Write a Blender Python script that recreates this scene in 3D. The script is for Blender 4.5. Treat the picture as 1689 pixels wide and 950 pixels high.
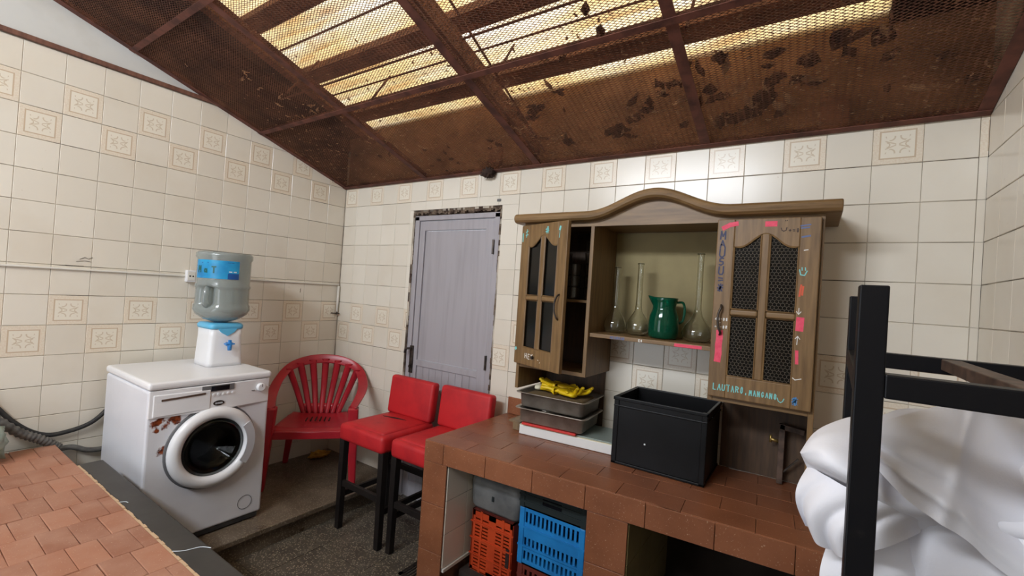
import bpy, math, random
from mathutils import Vector, Matrix
random.seed(7)
for o in list(bpy.data.objects): bpy.data.objects.remove(o)
SC = bpy.context.scene
COL = SC.collection
PI = math.pi

# ------------------------------------------------------------------ camera
cam_d = bpy.data.cameras.new('camera'); cam = bpy.data.objects.new('camera', cam_d); COL.objects.link(cam)
right = Vector((0.828774, 0.555546, 0.067104)); down = Vector((0.049987, 0.045938, -0.997693)); fwd = Vector((-0.557347, 0.830216, 0.010302))
cam.matrix_world = Matrix(((right.x, -down.x, -fwd.x, 3.168), (right.y, -down.y, -fwd.y, -2.229), (right.z, -down.z, -fwd.z, 1.465), (0, 0, 0, 1)))
cam_d.sensor_width = 36.0; cam_d.lens = 36.0 * 740.7 / 1689.0; cam_d.clip_start = 0.02
SC.camera = cam

# ------------------------------------------------------------------ world, sun, window light, exposure
W = bpy.data.worlds.new('World'); SC.world = W; W.use_nodes = True
bg = W.node_tree.nodes['Background']; bg.inputs[0].default_value = (0.86, 0.93, 1.0, 1); bg.inputs[1].default_value = 2.4
sun_d = bpy.data.lights.new('sun', 'SUN'); sun_d.energy = 5.5; sun_d.angle = 0.02; sun_d.color = (1.0, 0.96, 0.89)
sun = bpy.data.objects.new('sun', sun_d); COL.objects.link(sun); sun.rotation_euler = (math.radians(-28), math.radians(14), 0)
win_d = bpy.data.lights.new('window_daylight', 'AREA'); win_d.shape = 'RECTANGLE'; win_d.size = 1.7; win_d.size_y = 0.30; win_d.energy = 84.0; win_d.color = (0.88, 0.93, 1.0)
win = bpy.data.objects.new('window_daylight', win_d); COL.objects.link(win); win.location = (1.75, -3.64, 2.93)
win.rotation_euler = (math.radians(90 - 22), 0, 0)
fill_d = bpy.data.lights.new('added_side_fill', 'AREA'); fill_d.shape = 'RECTANGLE'; fill_d.size = 1.1; fill_d.size_y = 1.9; fill_d.energy = 9.0; fill_d.color = (0.90, 0.95, 1.0)  # added fill lamp behind the viewer, brightens the room from the side
dow = bpy.data.objects.new('added_side_fill', fill_d); COL.objects.link(dow); dow.location = (1.50, -3.66, 1.10); dow.rotation_euler = (math.radians(90), 0, 0)
SC.view_settings.view_transform = 'Standard'; SC.view_settings.look = 'None'; SC.view_settings.gamma = 1.0
SC.view_settings.use_curve_mapping = False; SC.view_settings.exposure = -0.12

# ------------------------------------------------------------------ materials
def lin(c):
    return tuple(((v / 255) / 12.92 if v / 255 <= 0.04045 else ((v / 255 + 0.055) / 1.055) ** 2.4) for v in c) + (1.0,)
class N:
    def __init__(s, name):
        s.m = bpy.data.materials.new(name); s.m.use_nodes = True; s.t = s.m.node_tree; s.b = s.t.nodes['Principled BSDF']
        s.tc = s.t.nodes.new('ShaderNodeTexCoord')
    def new(s, k, **kw):
        n = s.t.nodes.new(k)
        for a, v in kw.items(): setattr(n, a, v)
        return n
    def link(s, a, b): s.t.links.new(a, b)
    def put(s, sock, v):
        if hasattr(v, 'is_output'): s.link(v, sock)
        else: sock.default_value = v
    def math(s, op, a, b=0.0, c=None):
        n = s.new('ShaderNodeMath', operation=op); s.put(n.inputs[0], a); s.put(n.inputs[1], b)
        if c is not None: s.put(n.inputs[2], c)
        return n.outputs[0]
    def mix(s, f, a, b):
        n = s.new('ShaderNodeMix', data_type='RGBA'); s.put(n.inputs[0], f); s.put(n.inputs[6], a); s.put(n.inputs[7], b)
        return n.outputs[2]
    def noise(s, scale, detail=3.0, vec=None, sx=None, rough=0.55):
        n = s.new('ShaderNodeTexNoise'); n.inputs['Scale'].default_value = scale; n.inputs['Detail'].default_value = detail; n.inputs['Roughness'].default_value = rough
        v = vec or s.tc.outputs['Object']
        if sx:
            mp = s.new('ShaderNodeMapping'); mp.inputs['Scale'].default_value = sx; s.link(v, mp.inputs[0]); v = mp.outputs[0]
        s.link(v, n.inputs['Vector']); return n.outputs[0]
    def ramp(s, f, lo, hi):
        n = s.new('ShaderNodeMapRange'); s.put(n.inputs[0], f); n.inputs[1].default_value = lo; n.inputs[2].default_value = hi
        return n.outputs[0]
    def bump(s, h, strength=0.2, dist=0.002):
        n = s.new('ShaderNodeBump'); n.inputs['Strength'].default_value = strength; n.inputs['Distance'].default_value = dist
        s.put(n.inputs['Height'], h); s.link(n.outputs[0], s.b.inputs['Normal'])
    def done(s, col=None, rough=None, metal=None):
        if col is not None: s.put(s.b.inputs['Base Color'], col)
        if rough is not None: s.put(s.b.inputs['Roughness'], rough)
        if metal is not None: s.put(s.b.inputs['Metallic'], metal)
        return s.m
def plain(name, c, rough=0.5, metal=0.0, c2=None, scale=8.0, lo=0.4, hi=0.7, bump=0.0, bscale=60.0, sx=None, dist=0.002, coords='Object'):
    n = N(name); v = n.tc.outputs[coords]
    if c2: col = n.mix(n.ramp(n.noise(scale, 4, v, sx), lo, hi), lin(c), lin(c2))
    else: col = lin(c)
    if bump: n.bump(n.noise(bscale, 3, v, sx), bump, dist)
    return n.done(col, rough, metal)

def tile_mat(name, pattern):
    n = N(name); info = n.new('ShaderNodeObjectInfo')
    base = n.mix(info.outputs['Random'], lin((230, 223, 209)), lin((221, 213, 198)))
    geo = n.new('ShaderNodeNewGeometry')
    st = n.ramp(n.noise(2.3, 5, geo.outputs['Position']), 0.50, 0.80)
    base = n.mix(n.math('MULTIPLY', st, 0.40), base, lin((206, 190, 166)))
    sp = n.ramp(n.noise(42, 2, geo.outputs['Position']), 0.74, 0.80)
    base = n.mix(n.math('MULTIPLY', sp, 0.35), base, lin((170, 145, 110)))
    if pattern:
        sep = n.new('ShaderNodeSeparateXYZ'); n.link(n.tc.outputs['Object'], sep.inputs[0])
        ax = n.math('ABSOLUTE', n.math('MULTIPLY', sep.outputs[0], 1 / 0.074)); az = n.math('ABSOLUTE', n.math('MULTIPLY', sep.outputs[2], 1 / 0.074))
        d = n.math('MAXIMUM', ax, az)
        spk = n.noise(160, 2)
        ring_c = n.mix(n.ramp(spk, 0.40, 0.62), lin((226, 212, 192)), lin((214, 190, 162)))
        ring = n.math('MULTIPLY', n.math('GREATER_THAN', d, 0.74), 0.50)
        col = n.mix(ring, n.mix(0.5, base, lin((238, 230, 212))), ring_c)
        line = n.math('COMPARE', d, 0.71, 0.035)
        def arc(px, pz, r, w):
            dx = n.math('SUBTRACT', ax, px); dz = n.math('SUBTRACT', az, pz)
            dd = n.math('SQRT', n.math('ADD', n.math('MULTIPLY', dx, dx), n.math('MULTIPLY', dz, dz)))
            return n.math('COMPARE', dd, r, w)
        mo = n.math('MULTIPLY', arc(0.30, 0.42, 0.19, 0.032), n.math('LESS_THAN', n.math('SUBTRACT', ax, az), 0.10))
        mo = n.math('MULTIPLY', mo, n.math('LESS_THAN', az, 0.46))
        lf = n.math('COMPARE', az, n.math('MULTIPLY', ax, 0.42), 0.030)
        mo = n.math('MAXIMUM', mo, n.math('MULTIPLY', lf, n.math('GREATER_THAN', ax, 0.06)))
        mo = n.math('MAXIMUM', mo, n.math('MULTIPLY', arc(0.44, 0.0, 0.12, 0.028), n.math('LESS_THAN', ax, 0.44)))
        mo = n.math('MULTIPLY', mo, n.math('LESS_THAN', d, 0.50))
        col = n.mix(n.math('MULTIPLY', line, 0.62), col, lin((180, 146, 108)))
        col = n.mix(n.math('MULTIPLY', mo, 0.45), col, lin((176, 146, 104)))
        base = col
    n.bump(n.noise(14, 2), 0.05, 0.002)
    return n.done(base, 0.24)

def terrazzo(name, base, dirt, chips=0.75):
    n = N(name)
    v = n.new('ShaderNodeTexVoronoi'); v.inputs['Scale'].default_value = 95; n.link(n.tc.outputs['Object'], v.inputs['Vector'])
    v2 = n.new('ShaderNodeTexVoronoi'); v2.inputs['Scale'].default_value = 42; n.link(n.tc.outputs['Object'], v2.inputs['Vector'])
    chip = n.math('MULTIPLY', n.math('LESS_THAN', v.outputs['Distance'], 0.34), n.ramp(n.noise(70, 2), 0.38, 0.50))
    chip2 = n.math('MULTIPLY', n.math('LESS_THAN', v2.outputs['Distance'], 0.22), n.ramp(n.noise(40, 2), 0.42, 0.52))
    col = n.mix(n.ramp(n.noise(5, 5), 0.35, 0.7), lin(base), lin(dirt))
    col = n.mix(n.math('MULTIPLY', chip, chips), col, lin((188, 176, 152)))
    col = n.mix(n.math('MULTIPLY', chip2, chips * 0.7), col, lin((150, 138, 118)))
    n.bump(n.noise(50, 3), 0.25, 0.002)
    return n.done(col, n.ramp(n.noise(6, 3), 0.0, 1.2))

def wood(name, c1, c2, rough=0.45, scale=9.0, sx=(6, 6, 0.5)):
    n = N(name)
    f = n.noise(scale, 5, None, sx, 0.6)
    col = n.mix(n.ramp(f, 0.35, 0.68), lin(c1), lin(c2))
    n.bump(n.noise(scale * 4, 3, None, sx), 0.12, 0.001)
    return n.done(col, rough)

def glass(name, c, rough=0.02, alpha_trans=1.0, ior=1.45):
    n = N(name); b = n.b
    b.inputs['Base Color'].default_value = lin(c); b.inputs['Transmission Weight'].default_value = alpha_trans
    b.inputs['Roughness'].default_value = rough; b.inputs['IOR'].default_value = ior
    return n.m

M = {}
M['tile'] = tile_mat('cream_glazed_tile', False)
M['tile_p'] = tile_mat('patterned_glazed_tile', True)
M['grout'] = plain('grout', (196, 186, 170), 0.9, 0, (70, 58, 48), 2.6, 0.46, 0.62)
M['plaster'] = plain('painted_plaster', (206, 205, 200), 0.85, 0, (188, 184, 174), 3, 0.45, 0.75, 0.15, 30)
M['attic'] = plain('attic_plaster', (158, 116, 82), 0.9, 0, (112, 78, 54), 4, 0.4, 0.7, 0.3, 20)
M['attic_dark'] = plain('attic_boards', (62, 44, 38), 0.9, 0, (44, 30, 27), 4, 0.4, 0.7, 0.3, 20)
M['floor'] = terrazzo('terrazzo_slab', (92, 84, 74), (70, 62, 53), 0.6)
M['platform'] = terrazzo('terrazzo_platform', (112, 99, 84), (76, 62, 48), 0.32)
M['joint'] = plain('floor_joint', (62, 55, 47), 0.9)
M['rust'] = plain('rusty_steel', (112, 67, 54), 0.75, 0.1, (76, 44, 36), 14, 0.4, 0.65, 0.35, 120)
M['mesh'] = plain('rusty_mesh_wire', (116, 77, 57), 0.7, 0.1, (80, 50, 38), 5, 0.4, 0.65)
M['beam'] = plain('old_roof_timber', (130, 84, 62), 0.85, 0, (86, 54, 41), 7, 0.4, 0.7, 0.3, 60, (1, 6, 6))
M['trimwood'] = wood('brown_trim', (124, 84, 68), (96, 62, 50), 0.6)
n = N('translucent_fibreglass')
tr = n.new('ShaderNodeBsdfTranslucent'); df = n.new('ShaderNodeBsdfDiffuse'); mx = n.new('ShaderNodeMixShader'); mx.inputs[0].default_value = 0.22
fc = n.mix(n.ramp(n.noise(1.6, 5, None, (0.6, 3.0, 1)), 0.36, 0.58), lin((255, 254, 250)), lin((250, 234, 200)))
fc = n.mix(n.math('MULTIPLY', n.ramp(n.noise(5, 5, None, (0.5, 4, 1)), 0.50, 0.70), 0.55), fc, lin((206, 164, 112)))
n.link(fc, tr.inputs[0]); n.link(fc, df.inputs[0]); n.link(tr.outputs[0], mx.inputs[1]); n.link(df.outputs[0], mx.inputs[2])
n.link(mx.outputs[0], n.t.nodes['Material Output'].inputs[0]); M['fibre'] = n.m
M['leaf'] = plain('dead_leaf_brown', (96, 64, 44), 0.9, 0, (52, 34, 25), 40, 0.4, 0.6)
M['leaf_pale'] = plain('dead_leaf_straw', (206, 168, 128), 0.9, 0, (150, 110, 78), 40, 0.4, 0.6)
M['doorpaint'] = plain('grey_door_paint', (172, 168, 173), 0.5, 0.15, (158, 153, 157), 4, 0.45, 0.8, 0.04, 20, (6, 6, 0.4))
M['doordirt'] = plain('rotten_reveal', (120, 104, 88), 0.95, 0, (58, 42, 34), 22, 0.4, 0.6, 0.6, 40)
M['darkmetal'] = plain('tarnished_metal', (88, 80, 74), 0.45, 0.7, (50, 44, 40), 30)
M['whitewash'] = plain('white_duct', (224, 220, 210), 0.5)
M['red_plastic'] = plain('red_plastic', (176, 34, 46), 0.32, 0, (150, 30, 42), 6, 0.45, 0.75)
M['red_vinyl'] = plain('red_leatherette', (190, 30, 36), 0.55, 0, (164, 20, 30), 10, 0.45, 0.75, 0.12, 180)
M['black_wood'] = plain('black_stained_wood', (36, 31, 29), 0.5, 0, (26, 22, 21), 8)
M['tear'] = plain('torn_padding', (40, 18, 16), 0.9)
M['washer'] = None
n = N('washer_enamel')
def blob(px_, py_, pz_, r):
    vm = n.new('ShaderNodeVectorMath', operation='DISTANCE'); n.link(n.tc.outputs['Object'], vm.inputs[0]); vm.inputs[1].default_value = (px_, py_, pz_)
    return n.math('SUBTRACT', 1.0, n.math('DIVIDE', vm.outputs['Value'], r))
rb = n.math('MAXIMUM', blob(0.30, -0.228, 0.628, 0.085), blob(0.30, -0.165, 0.636, 0.075))
rb = n.math('MAXIMUM', rb, blob(0.30, -0.208, 0.490, 0.055)); rb = n.math('MAXIMUM', rb, blob(0.30, -0.235, 0.585, 0.024))
rm = n.math('ADD', rb, n.math('MULTIPLY', n.math('SUBTRACT', n.noise(34, 5), 0.5), 1.7))
rm = n.ramp(rm, 0.55, 0.75)
rc = n.mix(n.ramp(n.noise(60, 3), 0.4, 0.6), lin((150, 72, 34)), lin((84, 36, 20)))
M['washer'] = n.done(n.mix(rm, n.mix(n.ramp(n.noise(3, 4), 0.45, 0.8), lin((226, 227, 233)), lin((212, 212, 218))), rc), 0.32)
M['white_plastic'] = plain('white_plastic', (232, 232, 234), 0.3)
M['grey_plastic'] = plain('grey_display', (110, 110, 112), 0.35)
M['black_gloss'] = plain('black_gloss', (22, 22, 26), 0.12)
M['black_plastic'] = plain('black_plastic', (17, 17, 19), 0.40, 0, (11, 11, 12), 9, 0.4, 0.7, 0.05, 120)
M['drum'] = plain('drum_steel', (120, 122, 124), 0.3, 0.9)
M['porthole'] = glass('smoked_porthole_glass', (150, 158, 156), 0.03)
M['rubber'] = plain('black_rubber', (38, 37, 37), 0.65, 0, (56, 54, 52), 20)
M['hose_grey'] = plain('grey_hose', (104, 102, 98), 0.6, 0, (70, 68, 66), 30)
M['bottle'] = glass('bottle_polycarbonate', (204, 212, 210), 0.12, 0.72)
M['water'] = glass('water', (206, 228, 230), 0.0, 1.0, 1.33)
M['blue_plastic'] = plain('sky_blue_plastic', (98, 186, 226), 0.28)
M['blue_tap'] = plain('blue_tap_plastic', (48, 128, 200), 0.3)
n = N('blue_bottle_label')
gz = n.new('ShaderNodeSeparateXYZ'); n.link(n.tc.outputs['Object'], gz.inputs[0])
M['label'] = n.done(n.mix(n.ramp(n.noise(9, 3), 0.35, 0.65), lin((24, 122, 182)), lin((42, 158, 208))), 0.35)
M['label_navy'] = plain('label_navy_print', (30, 82, 150), 0.35)
M['label_green'] = plain('label_green_print', (22, 92, 88), 0.4)
M['print_white'] = plain('white_print', (222, 230, 236), 0.5)
M['brick'] = None
def brickmat(name, a, b, c, rough):
    n = N(name); info = n.new('ShaderNodeObjectInfo'); geo = n.new('ShaderNodeNewGeometry'); p = geo.outputs['Position']
    col = n.mix(info.outputs['Random'], lin(a), lin(b))
    col = n.mix(n.math('MULTIPLY', n.ramp(n.noise(7, 5, p), 0.40, 0.72), 0.75), col, lin(c))
    col = n.mix(n.math('MULTIPLY', n.ramp(n.noise(180, 2, p), 0.66, 0.72), 0.5), col, lin((206, 178, 152)))
    n.bump(n.noise(60, 4, p), 0.25, 0.002)
    return n.done(col, rough)
M['brick'] = brickmat('worn_terracotta_paver', (170, 116, 90), (146, 96, 74), (178, 136, 114), 0.62)
M['quarry'] = brickmat('brown_quarry_tile', (146, 92, 63), (132, 82, 56), (116, 70, 46), 0.34)
M['mortar'] = plain('dirty_mortar', (112, 80, 60), 0.95, 0, (76, 50, 38), 18, 0.4, 0.6)
M['black_edge'] = plain('black_painted_edge', (60, 57, 54), 0.5, 0, (48, 45, 43), 8, 0.4, 0.7, 0.15, 50)
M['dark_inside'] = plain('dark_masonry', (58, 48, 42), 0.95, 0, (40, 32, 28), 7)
M['wood'] = wood('oak_stain', (134, 104, 66), (103, 77, 46))
M['wood_h'] = wood('oak_stain_horizontal', (138, 108, 70), (105, 79, 48), sx=(0.5, 6, 6))
M['wood_dark'] = wood('dark_cabinet_board', (88, 66, 46), (62, 45, 32), 0.6)
M['ply'] = plain('olive_backboard', (152, 138, 96), 0.7, 0, (134, 120, 82), 5)
M['darkglass'] = glass('dark_textured_glass', (70, 66, 60), 0.16, 0.94)
M['wire'] = plain('hex_wire', (104, 95, 82), 0.6, 0.2)
M['clear'] = glass('clear_lab_glass', (248, 250, 248), 0.0)
M['green_glass'] = glass('green_jug_glass', (12, 116, 84), 0.06, 0.7)
M['porcelain'] = plain('pale_crockery', (196, 196, 196), 0.3)
M['steel'] = plain('dull_steel', (158, 150, 140), 0.36, 0.55, (122, 113, 104), 12, 0.4, 0.7, 0.1, 30)
M['yellow'] = plain('yellow_rubber', (240, 206, 26), 0.45, 0, (222, 178, 16), 14, 0.4, 0.7)
M['cream'] = plain('off_white_cuff', (236, 228, 200), 0.6)
M['board_white'] = plain('white_board', (226, 226, 224), 0.5)
M['board_grey'] = plain('grey_green_board', (136, 148, 142), 0.4)
M['folder_red'] = plain('red_folder', (206, 54, 48), 0.45)
M['blockwood'] = wood('pale_block', (134, 112, 84), (104, 84, 62))
M['crate_orange'] = plain('orange_crate_plastic', (196, 70, 32), 0.42, 0, (168, 54, 24), 7)
M['crate_blue'] = plain('blue_crate_plastic', (34, 128, 196), 0.40, 0, (26, 108, 172), 7)
M['crate_dark'] = plain('dark_crate_plastic', (40, 46, 46), 0.5)
M['crate_maroon'] = plain('maroon_crate_plastic', (104, 42, 34), 0.5)
M['bin_grey'] = plain('cloudy_grey_plastic', (120, 120, 118), 0.45, 0, (88, 88, 88), 9)
M['rackpaint'] = plain('black_rack_paint', (15, 15, 18), 0.42, 0.1, (34, 31, 31), 25, 0.64, 0.74)
M['rackworn'] = plain('worn_brown_steel', (104, 84, 72), 0.5, 0.3, (60, 48, 42), 25)
M['cloth'] = plain('white_cotton', (228, 228, 234), 0.9, 0, None, 1, 0, 1, 0.12, 260)
M['paint_pink'] = plain('pink_marker', (236, 84, 110), 0.6, 0, (224, 60, 92), 60)
M['paint_aqua'] = plain('aqua_marker', (126, 206, 204), 0.6)
M['paint_navy'] = plain('navy_marker', (56, 58, 88), 0.6)
M['paint_white'] = plain('white_marker', (228, 226, 220), 0.6)
M['paint_dark'] = plain('brown_marker', (62, 42, 32), 0.6)
M['paint_blue'] = plain('blue_marker', (70, 140, 200), 0.6)
M['paint_slate'] = plain('slate_marker', (96, 110, 150), 0.6)
M['paint_orange'] = plain('orange_marker', (214, 92, 60), 0.6)
M['rag'] = plain('ochre_rag', (204, 158, 60), 0.85, 0, (150, 104, 40), 30)
M['bag'] = plain('pale_green_bag', (176, 190, 178), 0.35, 0, (120, 138, 126), 14)
M['nest'] = plain('nest_mud', (60, 44, 36), 0.95, 0, (40, 28, 24), 30)

for k_ in ('black_plastic', 'rackpaint', 'black_wood', 'crate_dark'): M[k_].node_tree.nodes['Principled BSDF'].inputs['Specular IOR Level'].default_value = 0.22
# ------------------------------------------------------------------ mesh builder
ORG = {}
class MB:
    def __init__(s): s.v = []; s.f = []
    def add(s, vs, fs):
        b = len(s.v); s.v += [tuple(v) for v in vs]; s.f += [tuple(i + b for i in f) for f in fs]; return s
    def box(s, x0, x1, y0, y1, z0, z1):
        vs = [(x, y, z) for x in (x0, x1) for y in (y0, y1) for z in (z0, z1)]
        return s.add(vs, [(0, 1, 3, 2), (4, 6, 7, 5), (0, 4, 5, 1), (2, 3, 7, 6), (0, 2, 6, 4), (1, 5, 7, 3)])
    def obox(s, c, size, mat=None):
        c = Vector(c); h = [q / 2 for q in size]; vs = []
        for x in (-h[0], h[0]):
            for y in (-h[1], h[1]):
                for z in (-h[2], h[2]):
                    p = Vector((x, y, z))
                    if mat is not None: p = mat @ p
                    vs.append(c + p)
        return s.add(vs, [(0, 1, 3, 2), (4, 6, 7, 5), (0, 4, 5, 1), (2, 3, 7, 6), (0, 2, 6, 4), (1, 5, 7, 3)])
    def bar(s, a, b, w, h, up=(0, 0, 1)):
        a = Vector(a); b = Vector(b); d = (b - a).normalized(); u = Vector(up); x = d.cross(u)
        if x.length < 1e-4: x = d.cross(Vector((1, 0, 0)))
        x.normalize(); u = x.cross(d)
        vs = [p + x * sx * w / 2 + u * su * h / 2 for p in (a, b) for sx, su in ((-1, -1), (1, -1), (1, 1), (-1, 1))]
        return s.add(vs, [(3, 2, 1, 0), (4, 5, 6, 7), (0, 1, 5, 4), (1, 2, 6, 5), (2, 3, 7, 6), (3, 0, 4, 7)])
    def taper(s, a, b, wa, ha, wb, hb):
        a = Vector(a); b = Vector(b)
        vs = [(a.x - wa / 2, a.y - ha / 2, a.z), (a.x + wa / 2, a.y - ha / 2, a.z), (a.x + wa / 2, a.y + ha / 2, a.z), (a.x - wa / 2, a.y + ha / 2, a.z),
              (b.x - wb / 2, b.y - hb / 2, b.z), (b.x + wb / 2, b.y - hb / 2, b.z), (b.x + wb / 2, b.y + hb / 2, b.z), (b.x - wb / 2, b.y + hb / 2, b.z)]
        return s.add(vs, [(3, 2, 1, 0), (4, 5, 6, 7), (0, 1, 5, 4), (1, 2, 6, 5), (2, 3, 7, 6), (3, 0, 4, 7)])
    def tube(s, pts, r, n=10, caps=True, flat=1.0, up=(0, 0, 1)):
        pts = [Vector(p) for p in pts]; rs = r if isinstance(r, (list, tuple)) else [r] * len(pts); vs = []; fs = []
        prev = None
        for i, p in enumerate(pts):
            d = (pts[min(i + 1, len(pts) - 1)] - pts[max(i - 1, 0)]).normalized()
            if prev is None:
                x = d.cross(Vector(up)); x = x if x.length > 1e-3 else d.cross(Vector((1, 0, 0)))
            else: x = prev - d * prev.dot(d)
            x.normalize(); prev = x; y = x.cross(d)
            for k in range(n):
                a = 2 * PI * k / n; vs.append(p + x * math.cos(a) * rs[i] + y * math.sin(a) * rs[i] * flat)
        for i in range(len(pts) - 1):
            for k in range(n):
                k2 = (k + 1) % n; fs.append((i * n + k, i * n + k2, (i + 1) * n + k2, (i + 1) * n + k))
        if caps: fs.append(tuple(range(n - 1, -1, -1))); fs.append(tuple(range((len(pts) - 1) * n, len(pts) * n)))
        return s.add(vs, fs)
    def lathe(s, prof, c=(0, 0, 0), n=28, mat=None, sq=None):
        c = Vector(c); vs = []; fs = []
        for r, z in prof:
            for k in range(n):
                a = 2 * PI * k / n; q = 1.0
                p = Vector((r * math.cos(a), r * math.sin(a), z))
                if sq: p = Vector((r * math.copysign(abs(math.cos(a)) ** sq, math.cos(a)), r * math.copysign(abs(math.sin(a)) ** sq, math.sin(a)), z))
                if mat is not None: p = mat @ p
                vs.append(c + p)
        for i in range(len(prof) - 1):
            for k in range(n):
                k2 = (k + 1) % n; fs.append((i * n + k, i * n + k2, (i + 1) * n + k2, (i + 1) * n + k))
        if prof[0][0] > 1e-5: fs.append(tuple(range(n - 1, -1, -1)))
        if prof[-1][0] > 1e-5: fs.append(tuple(range((len(prof) - 1) * n, len(prof) * n)))
        return s.add(vs, fs)
    def prism(s, out, fn, t0, t1):
        """outline (list of 2d points) extruded; fn(u, v, t) gives the 3d point"""
        k = len(out); vs = [fn(u, v, t0) for u, v in out] + [fn(u, v, t1) for u, v in out]
        fs = [tuple(range(k)), tuple(range(2 * k - 1, k - 1, -1))] + [(i, i + k, (i + 1) % k + k, (i + 1) % k) for i in range(k)]
        return s.add(vs, fs)
    def grid(s, fn, nu, nv, closed_u=False):
        vs = [fn(i / (nu if closed_u else nu - 1), j / (nv - 1)) for j in range(nv) for i in range(nu)]; fs = []
        for j in range(nv - 1):
            for i in range(nu if closed_u else nu - 1):
                i2 = (i + 1) % nu; fs.append((j * nu + i, j * nu + i2, (j + 1) * nu + i2, (j + 1) * nu + i))
        return s.add(vs, fs)
    def mesh(s, name, org=(0, 0, 0), smooth=False, fix=True):
        o = Vector(org); me = bpy.data.meshes.new(name); me.from_pydata([tuple(Vector(v) - o) for v in s.v], [], s.f); me.validate()
        if fix:
            import bmesh
            bm = bmesh.new(); bm.from_mesh(me); bmesh.ops.recalc_face_normals(bm, faces=bm.faces); bm.to_mesh(me); bm.free()
        if smooth: me.polygons.foreach_set('use_smooth', [True] * len(me.polygons))
        return me
    def build(s, name, mat, parent=None, smooth=False, bevel=0.0, seg=2, sub=0, solid=0.0, org=None, fix=True):
        if org is None: org = ORG.get(parent.name, Vector((0, 0, 0))) if parent is not None else Vector((0, 0, 0))
        o = bpy.data.objects.new(name, s.mesh(name, org, smooth, fix)); COL.objects.link(o)
        o.data.materials.append(mat if not isinstance(mat, str) else M[mat])
        if parent is not None: o.parent = parent; ORG[o.name] = Vector(org)
        else: o.location = Vector(org); ORG[o.name] = Vector(org)
        if solid: m_ = o.modifiers.new('solid', 'SOLIDIFY'); m_.thickness = solid; m_.offset = 0
        if bevel:
            m_ = o.modifiers.new('bevel', 'BEVEL'); m_.width = bevel; m_.segments = seg; m_.limit_method = 'ANGLE'; m_.angle_limit = math.radians(40)
        if sub: m_ = o.modifiers.new('sub', 'SUBSURF'); m_.levels = sub; m_.render_levels = sub
        if smooth and bevel: pass
        return o
def tag(o, label=None, cat=None, group=None, kind=None):
    if label: o['label'] = label
    if cat: o['category'] = cat
    if group: o['group'] = group
    if kind: o['kind'] = kind
    return o
def empty(name, loc, rz=0.0, local=False):
    """an Empty at a thing's base; parts are given in world coordinates unless local"""
    o = bpy.data.objects.new(name, None); COL.objects.link(o); o.location = loc; o.rotation_euler = (0, 0, rz); o.empty_display_size = 0.05
    ORG[o.name] = Vector((0, 0, 0)) if local else Vector(loc); return o
def thing(name, label, cat, loc, rz=0.0, group=None, local=False): return tag(empty(name, loc, rz, local), label, cat, group)
def struct(name, mb, mat, label=None, **kw): return tag(mb.build(name, mat, **kw), label, None, None, 'structure')
def put(name, me, mat, parent, loc, rot=(0, 0, 0)):
    o = bpy.data.objects.new(name, me); COL.objects.link(o); o.parent = parent; o.location = loc; o.rotation_euler = rot
    if mat and not me.materials: me.materials.append(M[mat] if isinstance(mat, str) else mat)
    return o
def clip(poly, a, b, c):
    """keep the side a*x + b*y <= c of a convex polygon"""
    out = []
    for i in range(len(poly)):
        p, q = poly[i], poly[(i + 1) % len(poly)]; dp = a * p[0] + b * p[1] - c; dq = a * q[0] + b * q[1] - c
        if dp <= 0: out.append(p)
        if (dp < 0 < dq) or (dq < 0 < dp):
            t = dp / (dp - dq); out.append((p[0] + t * (q[0] - p[0]), p[1] + t * (q[1] - p[1])))
    return out
def area(p): return abs(sum(p[i][0] * p[(i + 1) % len(p)][1] - p[(i + 1) % len(p)][0] * p[i][1] for i in range(len(p)))) / 2
def bez(pts, n=24):
    """Catmull-Rom through points"""
    P = [Vector(p) for p in pts]; out = []
    for i in range(len(P) - 1):
        p0 = P[max(i - 1, 0)]; p1 = P[i]; p2 = P[i + 1]; p3 = P[min(i + 2, len(P) - 1)]
        for k in range(n):
            t = k / n; out.append(0.5 * ((2 * p1) + (p2 - p0) * t + (2 * p0 - 5 * p1 + 4 * p2 - p3) * t * t + (3 * p1 - p0 - 3 * p2 + p3) * t ** 3))
    out.append(P[-1]); return out

# ================================================================== THE SETTING
RX = 3.655; T = 0.15; RP = 0.15165; ZR = 2.36; SL = 0.318; ZC = 2.208
def row_top(r): return ZR - r * RP
# ---- wall slabs (grout plane 4 mm behind the tile faces)
DX0, DX1, DZ = 0.805, 1.55, 1.985           # door opening
wb = MB().box(-0.12, DX0, 0.004, 0.12, -0.02, ZC).box(DX1, RX + 0.12, 0.004, 0.12, -0.02, ZC).box(DX0, DX1, 0.004, 0.12, DZ, ZC)
wall_back = struct('wall_back', wb, 'grout', 'back wall clad in cream tiles with two patterned courses')
wall_attic = struct('wall_attic_back', MB().box(-0.12, RX + 0.12, 0.02, 0.12, ZC, 2.70), 'attic', 'brown plaster above the mesh ceiling')
wl = MB().prism([(0.12, -0.02), (-3.72, -0.02), (-3.72, 2.515), (0.12, 2.515)], lambda u, v, t: (t, u, v), -0.12, -0.004)
wall_left = struct('wall_left', wl, 'grout', 'left wall clad in cream tiles with patterned courses')
gable = MB().prism([(-0.7, 2.515), (-3.6, 2.515), (-3.6, 3.37)], lambda u, v, t: (t, u, v), -0.12, -0.001)
gable.prism([(0.12, 2.515), (-0.9654, 2.515), (-3.72, 3.391), (-3.72, 3.86), (0.12, 2.64)], lambda u, v, t: (t, u, v), -0.12, -0.03)
gable.build('plaster_gable', 'plaster', wall_left)
struct('wall_attic_left', MB().prism([(0.0, 2.215), (-3.6, 3.36), (-3.6, 3.84), (0.0, 2.70)], lambda u, v, t: (t, u, v), -0.028, 0.0), 'attic_dark', 'dark boarding above the mesh ceiling along the left wall')
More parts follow.
